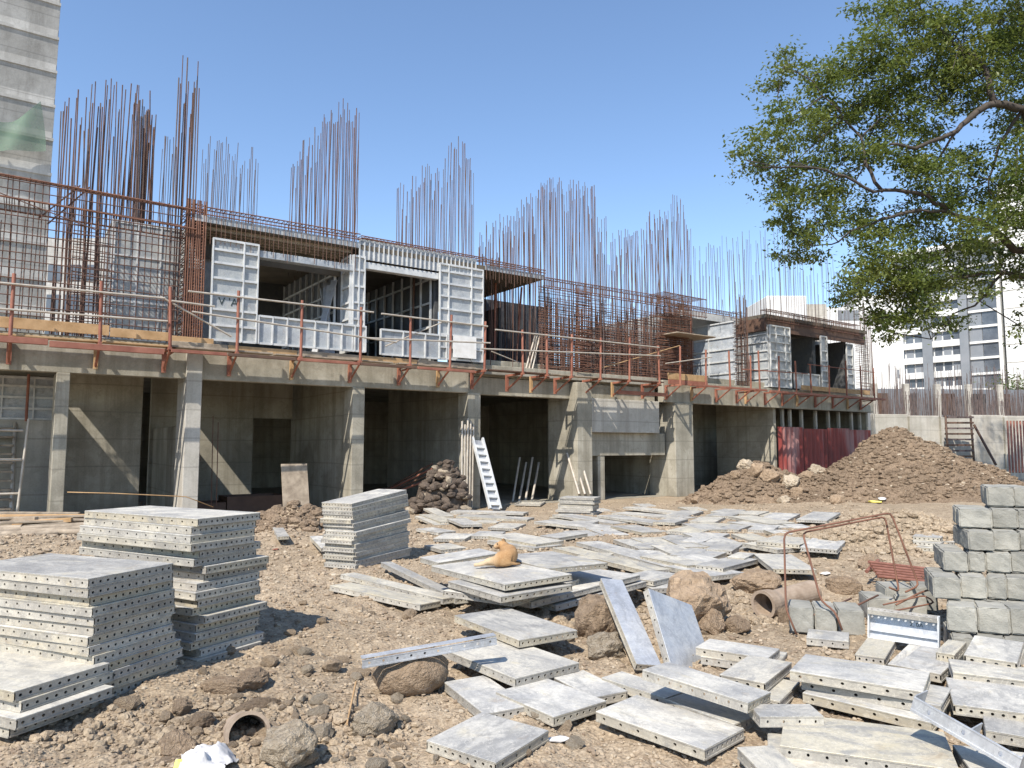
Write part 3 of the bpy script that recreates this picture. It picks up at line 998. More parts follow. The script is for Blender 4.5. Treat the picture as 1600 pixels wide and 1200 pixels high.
cluster("bars gathering into the dark knot before the right block", 950, 1078, [(950, 365), (1000, 345), (1040, 305), (1062, 300), (1078, 350)], 84, .2, 4.5, 4.75, .016, "rebar",
        [(ft(940, .3), ft(1075, .3), .3, 4.8, 7.6, .10, "rebar_red"), (ft(950, 1.4), ft(1080, 1.4), 1.4, 4.8, 7.4, .11, "rebar"), (ft(1030, .1), ft(1080, .1), .1, 4.8, 8.2, .06, "rebar_red"), (ft(1035, .8), ft(1085, .8), .8, 4.8, 8.2, .06, "rebar"), (ft(950, .5), ft(1080, .5), .5, 4.8, 6.6, .08, "rebar"), (ft(950, 2.2), ft(1090, 2.2), 2.2, 4.8, 6.5, .09, "rebar")], .02, 70, CG)
cluster("even row of thin bars above the right block", 1078, 1238, [(1078, 380), (1150, 362), (1238, 350)], 56, .5, 6.0, 8.0, .015, "rebar_grey", None, .016, 90, CG)
cluster("faint row of bars behind the tree at far right", 1238, 1350, [(1238, 365), (1350, 420)], 34, 1.0, 6.0, 8.0, .015, "rebar_grey", None, .016, 80, CG)
cluster("slim rebar column at the left of the right block", 1148, 1168, [(1148, 455), (1168, 460)], 12, .05, .4, 4.75, .02, "rebar", [(ft(1148, .1), ft(1168, .1), .05, 4.8, 8.1, .10, "rebar")], .005, 30, CG)
cluster("slim rebar column at the right end of the building", 1340, 1362, [(1340, 470), (1362, 480)], 12, .05, .4, 4.75, .02, "rebar", [(ft(1340, .1), ft(1362, .1), .05, 4.8, 7.9, .10, "rebar")], .005, 30, CG)

fill = []
for k in range(420):
    px = random.uniform(845, 1085); w = random.choice((.3, .34, .5, 1.2, 1.4, 1.9, 2.6))
    t = ft(px, w); zt = random.uniform(6.2, 8.0)
    fill.append((FW(t, w, 4.75), FW(t + random.gauss(0, .05), w + random.gauss(0, .04), zt), .012))
fo = thing("rebar_thicket", "tangled thicket of shorter uprights inside the middle rebar field", "rebar", FM @ T(ft(960), 1.2, 4.75))
tag(put("uprights", bars_mesh("uprights", fill, M_["rebar"]), fo), kind="stuff")
# reinforcing mesh on the left, before the grey forms
Mm = FM @ T(-3, -.05, 4.7)
mesh_t = thing("rebar_mesh", "rust wall mesh of crossing bars at the left end of the deck", "rebar mesh", Mm)
tt = -6.2
while tt < -.35:
    bar("upright_bar", FW(tt + random.gauss(0, .01), -.05, 4.72), FW(tt + random.gauss(0, .03), -.05, 8.35 + random.uniform(-.05, .06)), .0125, M_["rebar"], mesh_t)
    tt += .15
for k in range(17):
    z = 4.9 + k * .21
    bar("cross_bar", FW(-6.3, -.08, z + random.gauss(0, .02)), FW(-.3, -.08, z + random.gauss(0, .03)), .013, M_["rebar"], mesh_t)
tt = -6.1
while tt < -2.3:
    bar("upright_bar", FW(tt + random.gauss(0, .01), .35, 4.72), FW(tt + random.gauss(0, .03), .35, 7.6 + random.uniform(-.3, .3)), .011, M_["rebar"], mesh_t)
    tt += .22
for dz, dw in ((8.30, -.09), (8.36, .22), (7.78, -.1), (7.55, .2)):
    bar("top_bar", FW(-6.3, dw, dz + .06), FW(.1, dw, dz), .022, M_["rebar_red"], mesh_t)
segs = []
for k in range(60):
    t = -6.2 + k * .1
    segs.append((FW(t, -.09, 8.33), FW(t + .02, .22, 8.38), .012)); segs.append((FW(t, -.09, 7.8), FW(t + .03, .2, 7.56), .010))
segs.append((FW(-4.6, -.1, 8.0), FW(-2.2, -.1, 7.35), .014)); segs.append((FW(-2.6, -.1, 8.4), FW(-3.4, .6, 7.6), .02)); segs.append((FW(-2.4, -.1, 8.4), FW(-3.2, .6, 7.5), .02))
tag(put("ties", bars_mesh("ties", segs, M_["rebar"]), mesh_t), kind="stuff")


def beam_cage(label, ta, tb, zt, zb, w0=-.06, w1=.22, sp=.13, hang=0.0):
    M = FM @ T((ta + tb) / 2, 0, zb)
    r = thing("beam_cage", label, "rebar", M, "beam cages along the deck edges")
    for w in (w0, w1):
        for z in (zt, zb):
            bar("bar", FW(ta, w, z), FW(tb, w, z + random.gauss(0, .03)), .017, M_["rebar_red"], r)
    segs = []
    t = ta
    while t < tb:
        e = random.gauss(0, .015)
        for (p, q) in (((w0, zt), (w0, zb - hang * random.uniform(.6, 1))), ((w0, zt), (w1, zt)), ((w1, zt), (w1, zb))):
            segs.append((FW(t + e, p[0], p[1]), FW(t + e, q[0], q[1]), .010))
        t += sp
    tag(put("stirrups", bars_mesh("stirrups", segs, M_["rebar"]), r), kind="stuff")


beam_cage("open beam cage along the top edge of the corner canopy", ft(308), ft(556), 8.44, 8.24, hang=1.0)
beam_cage("open beam cage above the pale ribbed beam form", ft(558), ft(758), 8.42, 8.36, hang=.0)
beam_cage("open beam cage over the dark canopy room", ft(758), ft(852), 8.38, 8.20, hang=.7)
beam_cage("sagging beam cage spanning the middle rebar field", ft(852), ft(1050), 8.1, 7.8)
beam_cage("beam cage tip jutting over the right block", ft(1040), ft(1108), 8.35, 7.5, -.05, .8, .1)
beam_cage("beam cage along the top of the far right room", ft(1203), ft(1350), 8.4, 7.9, -.05, .3, .13)
beam_cage("beam cage on the deck left of the far right room", ft(1108), ft(1203), 8.42, 8.2, 1.55, 1.9)
# loose things upstairs
for k in range(4):
    p = FW(ft(486 + 12 * k, .8), .75 + .12 * k, 4.75); q = FW(4.46 - .03 * k, 1.25 + .25 * k, 7.25 - .12 * (k % 2))
    d = q - p
    M = T(*((p + q) / 2)) @ d.to_track_quat('Z', 'Y').to_matrix().to_4x4()
    tag(put("aluminium_strip", box_mesh(.22, .05, d.length, M_["shiny"], .008), None, M), "narrow aluminium panel leaning in the first dark opening, %s" % ["leftmost", "second", "third", "rightmost"][k], "panel", "panels leaning in the first dark opening")
for k in range(3):
    p = FW(ft(822 + k * 5, .3), .3, 4.78); q = FW(ft(843 + k * 3, 1.0), 1.0, 6.7)
    tag(bar("leaning_pole", p, q, .035, M_["pipe"], None, 8), "pale pole leaning against the rebar upstairs, %s" % ["leftmost", "middle", "rightmost"][k], "pole", "pale poles leaning upstairs")
for k, px in enumerate((772, 805, 642, 1083)):
    w = 1.4
    p = FW(ft(px, w), w, 4.72); q = FW(ft(px, w) + (.3 if k == 1 else .05), w, 8.0)
    tag(bar("steel_prop", p, q, .04, M_["redpaint"] if k != 2 else M_["brownply"], None, 8), "red steel prop holding up the deck %s" % ["at the left of the canopy room", "leaning in the canopy room", "in the second dark opening", "under the jutting beam cage"][k], "prop", "steel props under the deck")
tag(put("timber_stack", box_mesh(1.6, .6, .22, M_["oldwood"], .01), None, FM @ T(ft(445, 2.5), 2.5, 5.75)), "grey timber bundle on the trestle in the first dark opening", "timber")
M = FM @ T(ft(1055, .0), -.2, 6.0)
tag(put("work_platform", box_mesh(2.4, 1.2, .05, M_["oldwood"], .01), None, FM @ T(ft(1078, -.1), .0, 6.62)), "small timber work platform beside the dark rebar knot", "platform")
# ------------------------------------------------------------------ GROUND FLOOR CLUTTER
# leaning aluminium ladder-like form
pb = at(775, 797, 0); 
def ladder(pxb, pyb, pxt, pyt, Yb, Yt, wid, label):
    b_ = at(pxb, pyb, Yb); t_ = at(pxt, pyt, Yt)
    d = t_ - b_
    L = d.length
    zq = d.normalized()
    x = Vector((DX, DY, 0)); x = (x - zq * x.dot(zq)).normalized()
    y = zq.cross(x)
    M = Matrix(((x.x, y.x, zq.x, b_.x), (x.y, y.y, zq.y, b_.y), (x.z, y.z, zq.z, b_.z), (0, 0, 0, 1)))
    r = thing("ladder", label, "ladder", M)
    for s in (-1, 1): box("stile", (s * wid / 2 - .03, -.05, 0), (s * wid / 2 + .03, .05, L), M_["formbar"], r, M)
    box("back_plate", (-wid / 2 + .03, .03, 0), (wid / 2 - .03, .045, L * .97), M_["shiny"], r, M)
    for k in range(9): box("rung", (-wid / 2 + .03, -.045, L * (.06 + .1 * k) - .05), (wid / 2 - .03, .029, L * (.06 + .1 * k) + .06), M_["formbar"], r, M)


ladder(774, 795, 746, 684, 22.6, 23.9, .38, "pale aluminium ladder form leaning on the middle column")
# poles leaning on front wall
for k in range(3):
    b_ = at(905 + k * 9, 772, 26.4); t_ = at(886 + k * 9, 708, 27.0)
    tag(bar("leaning_pole", b_, t_, .05, M_["pipe"], None, 8), "grey pole leaning against the flat wall beside the dark bay, %s" % ["leftmost", "middle", "rightmost"][k], "pole", "grey poles leaning on the flat wall")
for k in range(4):
    b_ = at(800 + k * 10, 790 - k, 27.0); t_ = at(812 + k * 10, 715 + 8 * (k % 2), 28.4)
    tag(bar("leaning_pole", b_, t_, .045, M_["pipe"], None, 8), "dim pole leaning inside the dark bay right of the ladder, %s" % ["leftmost", "second from left", "third from left", "rightmost"][k], "pole", "dim poles inside the dark bay")
for k in range(5):
    t = ft(735) - .05 - k * .11
    b_ = FW(t - .10, -.35 - .02 * k, .08); t_ = FW(t + .12, -.08, 2.75 + .1 * (k % 3))
    tag(bar("leaning_pole", b_, t_, .035, M_["pipe"], None, 8), "pale tube leaning on the middle column, %s" % ["nearest the ladder", "second from the ladder", "third from the ladder", "fourth from the ladder", "farthest from the ladder"][k], "pole", "pale tubes leaning on the middle column")
# board leaning on the partition left of centre
b_ = at(463, 790, 20.6)
Mb = T(*b_) @ RZ(.6) @ Matrix.Rotation(-.25, 4, 'X')
tag(put("ply_board", box_mesh(.75, .03, 1.3, M_["oldwood"], .004), None, Mb @ T(0, 0, .55)), "brown ply board leaning on the wall behind the low earth bank", "board")
# dark crate / trough in the second bay
for (pa_, pb_, h_, lab) in (((355, 792), (440, 792), .55, "dark low steel trough on the floor of the second bay"), ((300, 792), (350, 792), .4, "dark low steel trough at the foot of the pale column")):
    t0, t1 = ft(pa_[0], 2.2), ft(pb_[0], 2.2)
    M = FM @ T((t0 + t1) / 2, 2.4, .02)
    r = thing("steel_trough", lab, "trough", M)
    wd = t1 - t0
    for nm, lo, hi in (("floor_plate", (-wd / 2, -.5, 0), (wd / 2, .5, .03)), ("front_plate", (-wd / 2, -.53, 0), (wd / 2, -.5, h_)), ("rear_plate", (-wd / 2, .5, 0), (wd / 2, .53, h_)),
                       ("end_plate", (-wd / 2 - .03, -.53, 0), (-wd / 2, .53, h_)), ("end_plate", (wd / 2, -.53, 0), (wd / 2 + .03, .53, h_))):
        box(nm, lo, hi, M_["brownply"], r, M)
# thin dangling cables / rods in bay two
for k, (px, py0, py1) in enumerate(((333, 650, 795), (341, 660, 792), (302, 640, 720))):
    a = at(px, py0, 19.9); b_ = at(px - 3 + 14 * (k == 2), py1, 19.9)
    tag(bar("hanging_rod", a, b_, .012, M_["rebar"], None), ["thin rust rod hanging in the second bay, left one", "thin rust rod hanging in the second bay, right one", "slanting rust rod on the pale column face"][k], "rod")
pts = [at(105, 769, 17.0), at(180, 771, 17.5), at(290, 776, 18.4), at(333, 792, 19.0)]
tag(put("warning_rope", tube_mesh("rope", pts, .012, M_["wood"], 5)), "tan rope strung low across the first bay", "rope")

# scaffold stair at the far left bay
Ms = FM @ T(-4.6, 1.2, 0)
st = thing("scaffold_stair", "grey scaffold stair with pipe rails in the left end bay", "stair", Ms)
for k in range(11):
    box("stair_step", (-.1 + .02 * k, .0 + k * .16, .28 + k * .22), (1.0, .26 + k * .16, .33 + k * .22), M_["oldwood"], st, Ms)
for s in (-.12, 1.02):
    bar("stringer", Ms @ Vector((s, .0, .1)), Ms @ Vector((s, 1.9, 2.75)), .05, M_["pipe"], st, 8)
bar("handrail", Ms @ Vector((1.1, -.5, .1)), Ms @ Vector((1.25, -.4, 2.7)), .03, M_["pipe"], st, 8)
for z in (.95, 1.75, 2.45):
    bar("cross_pipe", Ms @ Vector((-1.5, -.45, z)), Ms @ Vector((1.15, -.45, z - .03)), .03, M_["pipe"], st, 8)
wall_form(2.2, 1.15, [.02, .7, 1.4, 2.18], [.02, .3, .6, .9, 1.13], FM @ T(-4.6, 3.1, 2.75), "blue grey ribbed form glimpsed through the left end bay")
wall_form(1.2, 1.15, [.02, 1.18], [.02, .3, .6, .9, 1.13], FM @ T(-6.0, 2.9, 2.75), "plain grey form at the very left of the left end bay", mat="form_shaded")
for k, x in enumerate((-4.35, -3.35)):
    tag(bar("steel_prop", FW(x, 2.75, 2.7), FW(x, 2.75, 3.95), .035, M_["redpaint"], None, 8), ["red steel prop left in the left end bay", "red steel prop right in the left end bay"][k], "prop", "red props in the left end bay")

# plank pile along the left foot of the building
TIM = []
for k in range(30):
    f = k / 29.0                      # 0 at the back and top, 1 at the front and bottom
    Y = 15.4 - 1.6 * f
    px = random.uniform(-40, 92)
    X = (px - 800) / FPX * Y
    L = random.uniform(1.5, 3.2)
    tan = k % 6 == 2
    M = T(X, Y, g1(X, Y) * .6 + .10 + .52 * (1 - f) * random.uniform(.7, 1)) @ RZ(math.radians(random.gauss(14, 12))) @ Matrix.Rotation(random.gauss(0, .04), 4, 'Y')
    lab = "%s %s plank %s of the far left timber pile" % ("long" if L > 2.4 else "short", "tan" if tan else "grey", ["at the very back", "towards the back", "in the rear middle", "in the middle", "in the front middle", "towards the front", "at the very front"][min(6, k * 7 // 30)])
    if random.random() < .3: o = bar("log", M @ Vector((-L / 2, 0, 0)), M @ Vector((L / 2, 0, .05)), random.uniform(.04, .07), M_["oldwood"], None, 8); lab = lab.replace("plank", "round log")
    else: o = put("plank", box_mesh(L, random.choice((.12, .2, .09)), random.choice((.04, .09)), M_["wood" if tan else "oldwood"], .006), None, M)
    tag(o, None, "timber", "timber pile at far left")
    TIM.append((px, o, lab))
fam = {}
for px, o, lab in TIM: fam.setdefault(lab, []).append((px, o))
for lab, li in fam.items():
    li.sort(key=lambda q: q[0])
    for k, (_, o) in enumerate(li): o["label"] = lab if len(li) == 1 else lab + ", " + ["leftmost", "second", "third", "fourth", "fifth"][min(k, 4)]
# rust bars stored behind the gap of the first bay
segs = []
for k in range(40):
    t = random.uniform(-4.6, -3.0); segs.append((FW(t, 9 + random.uniform(0, .6), .05), FW(t + random.gauss(0, .15), 9.2, random.uniform(1.2, 3.4)), .02))
for k in range(14):
    z = random.uniform(1.2, 3.0); segs.append((FW(-4.8, 9.0, z), FW(-2.8, 9.1, z + random.gauss(0, .1)), .03))
rb = thing("rebar_bundle", "tangle of rust bars deep behind the gap left of the pale column", "rebar", FM @ T(-3.8, 9.2, 0))
tag(put("bars", bars_mesh("bars", segs, M_["rebar_red"]), rb), kind="stuff")

# ------------------------------------------------------------------ ROCKS
def rock_mesh(name, mat, seed, sub=2, rough=.28, flat=.75, facet=True):
    bm = bmesh.new()
    bmesh.ops.create_icosphere(bm, subdivisions=sub, radius=1)
    rs = random.Random(seed)
    planes = [(Vector((rs.gauss(0, 1), rs.gauss(0, 1), rs.gauss(0, 1))).normalized(), rs.uniform(.62, .95)) for _ in range(9)]
    C3 = np.array([v.co[:] for v in bm.verts])
    def f3(f, o, sd): return fbm(C3[:, 0] * f + seed + C3[:, 2] * f * .6, C3[:, 1] * f + C3[:, 2] * f * .8, o, sd)
    nz = f3(1.6, 3, seed); nz2 = f3(4.0, 3, seed + 4); nz3 = f3(9.0, 3, seed + 9)
    for v, a, a2, a3 in zip(bm.verts, nz, nz2, nz3):
        d = v.co.normalized()
        rr = 1 + rough * a
        for pn, pd in planes:
            c = d.dot(pn)
            if facet and c > .05: rr = min(rr, pd / c)
        rr *= 1 + (.12 if facet else .04) * a2 + (.09 if facet else .03) * a3
        v.co = d * rr
        v.co.z *= flat
    me = bpy.data.meshes.new(name)
    bm.to_mesh(me); bm.free()
    me.materials.append(mat)
    me.polygons.foreach_set("use_smooth", [sub > 3 and not facet] * len(me.polygons))
    return me


RK = [rock_mesh("rock", M_["rock"], s, 4, .30) for s in range(3)]
RKs = [rock_mesh("stone", M_["stone"], 20 + s, 2) for s in range(4)]
RKp = [rock_mesh("pale_stone", M_["palerock"], 40 + s, 2) for s in range(3)]
RKP = [rock_mesh("pale_rock", M_["palerock"], 60 + s, 4, .34) for s in range(3)]
DKc = [rock_mesh("chunk", M_["darkchunk"], 80 + s, 2) for s in range(4)]


def rock(px, py, rpx, label, me, k=0.15, asp=(1, .9, .8), rot=None, name="boulder", Y=None, cat="rock"):
    """rock with its foot near sight point (px, py), half width rpx pixels"""
    p = gpt(px, py) if Y is None else at(px, py, Y)
    s = rpx / FPX * p.y
    M = T(p.x, p.y + s * .5, p.z + s * asp[2] * (.75 - k)) @ RZ(random.uniform(0, 6.3) if rot is None else rot) @ Matrix.Diagonal((s * asp[0], s * asp[1], s * asp[2] / .75, 1))
    return tag(put(name, me, None, M), label, cat)


big = rock_mesh("round_boulder", M_["rock"], 7, 4, .16, .72, False)
rock(638, 1088, 57, "rounded brown boulder carrying the perforated edge bar", big, .05, (1.0, .85, .66), 0.15)
rock(943, 1000, 42, "brown boulder under the leaning strip panel", RK[1], .1, (1, 1, .95), .5)
rock(1088, 985, 62, "large angular boulder behind the leaning bare panel", RK[2], .15, (1.05, .9, .80), 1.2)
rock(1118, 992, 24, "small dark boulder at the foot of the large angular boulder", RK[0], .1, (1, 1, .9), .4)
rock(1155, 990, 19, "lumpy stone between the boulder and the clay pipe", RK[0], .1, (1, 1, .8), 2.2)
rock(1232, 978, 17, "upright stone right of the clay pipe mouth", RK[1], .1, (.9, .9, 1.0), 2.0)
rock(950, 1030, 34, "crumbly concrete lump below the leaning strip panel", RKP[0], .15, (1.1, .9, .72), 1.0)
rock(1190, 925, 36, "half buried brown slab behind the clay pipe", RK[2], .35, (1.2, .8, .6), .2)
rock(1370, 890, 26, "brown slab near the bent bar frame", RK[0], .35, (1.2, .8, .6), .9)
rock(1322, 925, 22, "pale brown lump behind the bent bar frame", RK[1], .25, (1.2, .9, .7), 2.5)
rock(440, 1200, 46, "pale crushed concrete lump beside the buried pipe mouth", RKP[1], .15, (1.05, .9, .85), .3)
rock(582, 1148, 34, "pale concrete lump among the stones below the boulder", RKP[2], .2, (1.2, .9, .75), .8)
rock(345, 1082, 26, "flat grey stone half sunk behind the buried pipe", RK[1], .35, (1.3, .8, .55), 0)
rock(385, 1075, 30, "grey flat lump beside the flat grey stone", RK[2], .4, (1.2, .8, .55), 1.4)
rock(270, 1182, 32, "overhanging brown clod at lower left", RK[0], .25, (1.2, .9, .65), 2.1)
rock(312, 1140, 18, "round brown stone above the white sack", RK[1], .2, (1, 1, .85), .9)
rock(278, 1118, 16, "ochre round stone at lower left", RK[2], .2, (1, 1, .85), 1.9)
rock(262, 1205, 20, "flat grey brown stone beside the white sack", RK[1], .3, (1.2, .9, .6), .4)
rock(398, 1112, 22, "long brown clod above the buried pipe", RK[0], .3, (1.7, .6, .5), .5)
rock(855, 950, 14, "stone wedged under the dog's panel pile", RK[0], .1, (.9, .9, 1.1), .5)
for k, (px, py, r_) in enumerate(((1168, 765, 14), (1185, 778, 17), (1205, 785, 15), (1235, 780, 17), (1150, 772, 10), (1262, 768, 15), (1225, 800, 12), (1248, 795, 13), (1088, 770, 9), (1280, 757, 18), (1310, 790, 14))):
    Yr = [25.6, 25.0, 24.6, 24.5, 25.0, 25.5, 23.6, 23.8, 24.6, 26.5, 21.6][k]
    p = at(px, py, Yr); s = r_ / FPX * Yr
    zz = max(heap2_z(p.x, p.y) if abs(p.x - 8.7) < 2.9 else -1, mound_z(p.x, p.y) if abs(p.x - 13) < 4.3 else -1, g1(p.x, p.y))
    tag(put("boulder", (RKP if k % 3 == 0 else RK)[k % 3], None, T(p.x, p.y, zz + s * .3) @ RZ(k * 1.3) @ Matrix.Diagonal((s, s * .9, s, 1))), ["pale lump at the crest of the rubble heap, left", "brown boulder in the middle of the rubble heap face", "brown boulder right of the middle of the rubble heap face", "pale boulder before the left edge of the maroon sheets", "small brown boulder at the left crest of the rubble heap", "brown boulder under the first maroon sheet", "pale lump low at the front foot of the rubble heap", "brown lump at the right front foot of the rubble heap", "small brown lump beside the right hand column foot", "long pale boulder under the maroon sheets beside the mound", "brown boulder on the left skirt of the dirt mound"][k], "rock", "boulders on the rubble heap")
tag(put("boulder", RKP[1], None, T(16.2, 26.5, mound_z(16.2, 26.5) + .2) @ Matrix.Diagonal((.55, .5, .6, 1))), "pale boulder on the right shoulder of the dirt mound", "rock")

# stones one can pick out, then gravel
def free_spot():
    while True:
        Y = 3.3 * (12.5 / 3.3) ** random.random()
        X = random.uniform(-.72, .72) * Y
        return X, Y


STONES = []
MARKS = [(640, 1060, "beside the rounded boulder"), (390, 1150, "around the buried pipe"), (330, 1190, "beside the white sack"), (240, 1090, "by the front stack"), (440, 1020, "right of the tall left stack"),
         (560, 1150, "below the edge bar and stick"), (950, 1010, "under the leaning strip panel"), (1120, 1000, "by the angular boulder"), (1220, 940, "around the clay pipe"), (1300, 910, "inside the bent bar frame"),
         (600, 960, "before the three strips"), (820, 940, "before the dog's panels"), (880, 1170, "before the mottled front panel"), (520, 940, "before the stack left of the dog"), (300, 1150, "near the lower left clods"), (460, 1110, "right of the buried pipe"),
         (740, 1000, "beside the raised clean panel"), (1010, 900, "by the hollow"), (1180, 890, "before the blue grey panel"), (700, 1150, "before the square bright panel")]


def near_mark(px, py): return min(MARKS, key=lambda m: (m[0] - px) ** 2 + 2 * (m[1] - py) ** 2)[2]


for k in range(230):
    while True:
        zone = random.random()
        if zone < .52: px, py = random.uniform(150, 640), random.uniform(1020, 1215)
        elif zone < .72: px, py = random.uniform(880, 1330), random.uniform(880, 1060)
        else: px, py = random.uniform(300, 900), random.uniform(900, 1200)
        if px < 300 and py < 1060: continue
        break
    p = gpt(px, py)
    s = random.choice((.012, .016, .02, .025, .03, .04, .055)) * random.uniform(.8, 1.25)
    me = random.choice(RKs if random.random() < .72 else RKp)
    tag(put("stone", me, None, T(p.x, p.y, g1(p.x, p.y, True) + s * .35) @ RZ(random.uniform(0, 6)) @ Matrix.Rotation(random.gauss(0, .4), 4, 'X') @ Matrix.Diagonal((s * 1.25, s * random.uniform(.7, 1.1), s, 1))),
        None, "stone", "loose stones on the dirt")
    STONES.append((bpy.context.scene.collection.objects[-1], px, "%s %s stone %s" % ("large" if s > .042 else "middling" if s > .022 else "small", "pale" if me in RKp else "brown", near_mark(px, py))))


WORD = ["first", "second", "third", "fourth", "fifth", "sixth", "seventh", "eighth", "ninth", "tenth", "eleventh", "twelfth", "thirteenth", "fourteenth", "fifteenth", "sixteenth", "seventeenth", "eighteenth", "nineteenth", "twentieth"]
fams = {}
for o, px, lab in STONES: fams.setdefault(lab, []).append((px, o))
for lab, li in fams.items():
    li.sort(key=lambda q: q[0])
    for k, (_, o) in enumerate(li):
        o["label"] = lab if len(li) == 1 else lab + ", %s such from left" % WORD[min(k, 19)]


def gravel(name, n, sampler, smin, smax, zf=None, mat="pebble", seed=0):
    r = np.random.default_rng(seed)
    t = (1 + 5 ** .5) / 2
    ico = np.array([(-1, t, 0), (1, t, 0), (-1, -t, 0), (1, -t, 0), (0, -1, t), (0, 1, t), (0, -1, -t), (0, 1, -t), (t, 0, -1), (t, 0, 1), (-t, 0, -1), (-t, 0, 1)]) / math.sqrt(1 + t * t)
    tri = np.array([(0, 11, 5), (0, 5, 1), (0, 1, 7), (0, 7, 10), (0, 10, 11), (1, 5, 9), (5, 11, 4), (11, 10, 2), (10, 7, 6), (7, 1, 8), (3, 9, 4), (3, 4, 2), (3, 2, 6), (3, 6, 8), (3, 8, 9), (4, 9, 5), (2, 4, 11), (6, 2, 10), (8, 6, 7), (9, 8, 1)])
    x, y = sampler(r, n)
    z = gh(x, y) if zf is None else zf(x, y)
    s = smin * (smax / smin) ** (r.random(n) ** 2.2)
    s = s * np.clip(np.hypot(x, y) / 6.0, .8, 2.5)
    V = ico[None] * (1 + .35 * (r.random((n, 12, 1)) - .5)) * s[:, None, None] * np.stack([.8 + .7 * r.random(n), .7 + .5 * r.random(n), .5 + .4 * r.random(n)], -1)[:, None, :]
    a = r.random(n) * 6.28
    ca, sa = np.cos(a)[:, None], np.sin(a)[:, None]
    X = V[..., 0] * ca - V[..., 1] * sa + x[:, None]
    Y = V[..., 0] * sa + V[..., 1] * ca + y[:, None]
    Z = V[..., 2] + (z + s * .25)[:, None]
    V = np.stack([X, Y, Z], -1).reshape(-1, 3)
    Fc = (tri[None] + 12 * np.arange(n)[:, None, None]).reshape(-1, 3)
    tag(put(name, mesh_np(name, V, Fc, M_[mat], False)), kind="stuff")


def samp_front(r, n):
    Y = 2.9 * (15 / 2.9) ** r.random(n)
    return Y * (r.random(n) * 1.56 - .78), Y


def samp_mound(cx, cy, rx, ry):
    def f(r, n):
        a = r.random(n) * 6.28; d = np.sqrt(r.random(n))
        return cx + np.cos(a) * d * rx, cy + np.sin(a) * d * ry
    return f


gravel("gravel", 36000, samp_front, .0045, .024, seed=1)
def samp_mid(r, n):
    Y = 13 * (27 / 13) ** r.random(n)
    return Y * (r.random(n) * 1.2 - .72), Y


gravel("gravel", 9000, samp_mid, .006, .02, seed=11)
gravel("gravel", 7000, samp_front, .005, .022, mat="palerock", seed=2)
vm = np.vectorize(mound_z); vh = np.vectorize(heap2_z); v3 = np.vectorize(heap3_z); v4 = np.vectorize(heap4_z)
gravel("mound_clods", 14000, samp_mound(13, 24.6, 4.3, 4.2), .008, .045, vm, "mound", 3)
gravel("mound_clods", 700, samp_mound(13, 24.6, 4.2, 4.1), .010, .035, vm, "palerock", 6)
gravel("mound_clods", 3000, samp_mound(8.7, 25.6, 2.9, 1.9), .010, .05, vh, "mound", 4)
gravel("clods", 5000, samp_mound(5.6, 10.6, 1.9, 1.3), .008, .045, lambda x, y: np.maximum(v3(x, y), gh(x, y)), "dirt", 5)
gravel("clods", 1500, samp_mound(-4.3, 14.6, 1.5, .8), .012, .05, lambda x, y: np.maximum(v4(x, y), gh(x, y)), "mound", 8)
gravel("clods", 2200, samp_mound(1.35, 7.3, 1.5, .9), .015, .06, None, "dirt", 7)
gravel("clods", 1500, samp_mound(-1.6, 4.15, 1.1, .45), .012, .045, None, "dirt", 9)

# rubble pile against the middle column
pc_ = at(682, 800, 22.2)
Mr = T(pc_.x, pc_.y, .02)
rp = thing("rubble_pile", "dark pile of broken timber and clods against the middle column", "rubble", Mr)
put("rubble_core", rock_mesh("core", M_["darkchunk"], 91, 3, .3, 1.0), rp, Mr @ T(.0, .4, .2) @ Matrix.Diagonal((.85, .6, .95, 1)))
for k in range(150):
    h = random.random() ** 1.4
    rad = .95 * (1 - h * .82)
    a = random.uniform(math.pi, 2 * math.pi) if random.random() < .75 else random.uniform(0, 6.28)
    p = Vector((math.cos(a) * rad * 1.12 * random.uniform(.7, 1.1) + .3 * h, .35 + math.sin(a) * rad * .75, 1.62 * h * .95 + .05))
    s = random.uniform(.06, .17)
    put("chunk", random.choice(DKc if random.random() < .86 else RKp), rp, Mr @ T(*p) @ RZ(random.uniform(0, 6)) @ Matrix.Rotation(random.gauss(0, .8), 4, 'X') @ Matrix.Diagonal((s * 1.5, s, s, 1)))
for k in range(4):
    tag(bar("red_pole", FW(ft(575 + 6 * k, 2.5), 2.5, .15 + .1 * k), FW(ft(676, .6), .6, 1.0 + .16 * k), .035, M_["brownply"] if k % 2 else M_["redpaint"], None, 8), "dull red pole slanting up behind the rubble pile, %s" % ["lowest", "second lowest", "second highest", "highest"][k], "pole", "poles behind the rubble pile")

# ------------------------------------------------------------------ CEMENT BLOCKS at the right
ROWS = [  # z0, z1, Y of front, [(px0, px1)]
    (.50, .70, 5.26, [(1472, 1504), (1507, 1548), (1551, 1594), (1598, 1640), (1643, 1684)], "bottom"),
    (.70, .89, 5.33, [(1466, 1509), (1513, 1559), (1561, 1606), (1609, 1652), (1655, 1698)], "second"),
    (.89, 1.06, 5.58, [(1446, 1487), (1489, 1527), (1529, 1557), (1560, 1602), (1605, 1646), (1648, 1688)], "third"),
    (1.06, 1.22, 5.75, [(1465, 1501), (1503, 1528), (1530, 1566), (1568, 1606), (1609, 1646), (1648, 1685)], "fourth"),
    (1.22, 1.38, 5.82, [(1503, 1541), (1543, 1581), (1584, 1622), (1624, 1662)], "fifth"),
    (1.38, 1.54, 5.94, [(1493, 1541), (1543, 1580), (1582, 1620), (1622, 1660)], "sixth"),
    (1.54, 1.71, 6.1, [(1538, 1577), (1579, 1616), (1618, 1656)], "top"),
]
ORD = ["leftmost", "second from left", "third from left", "fourth from left", "fifth from left", "sixth from left"]


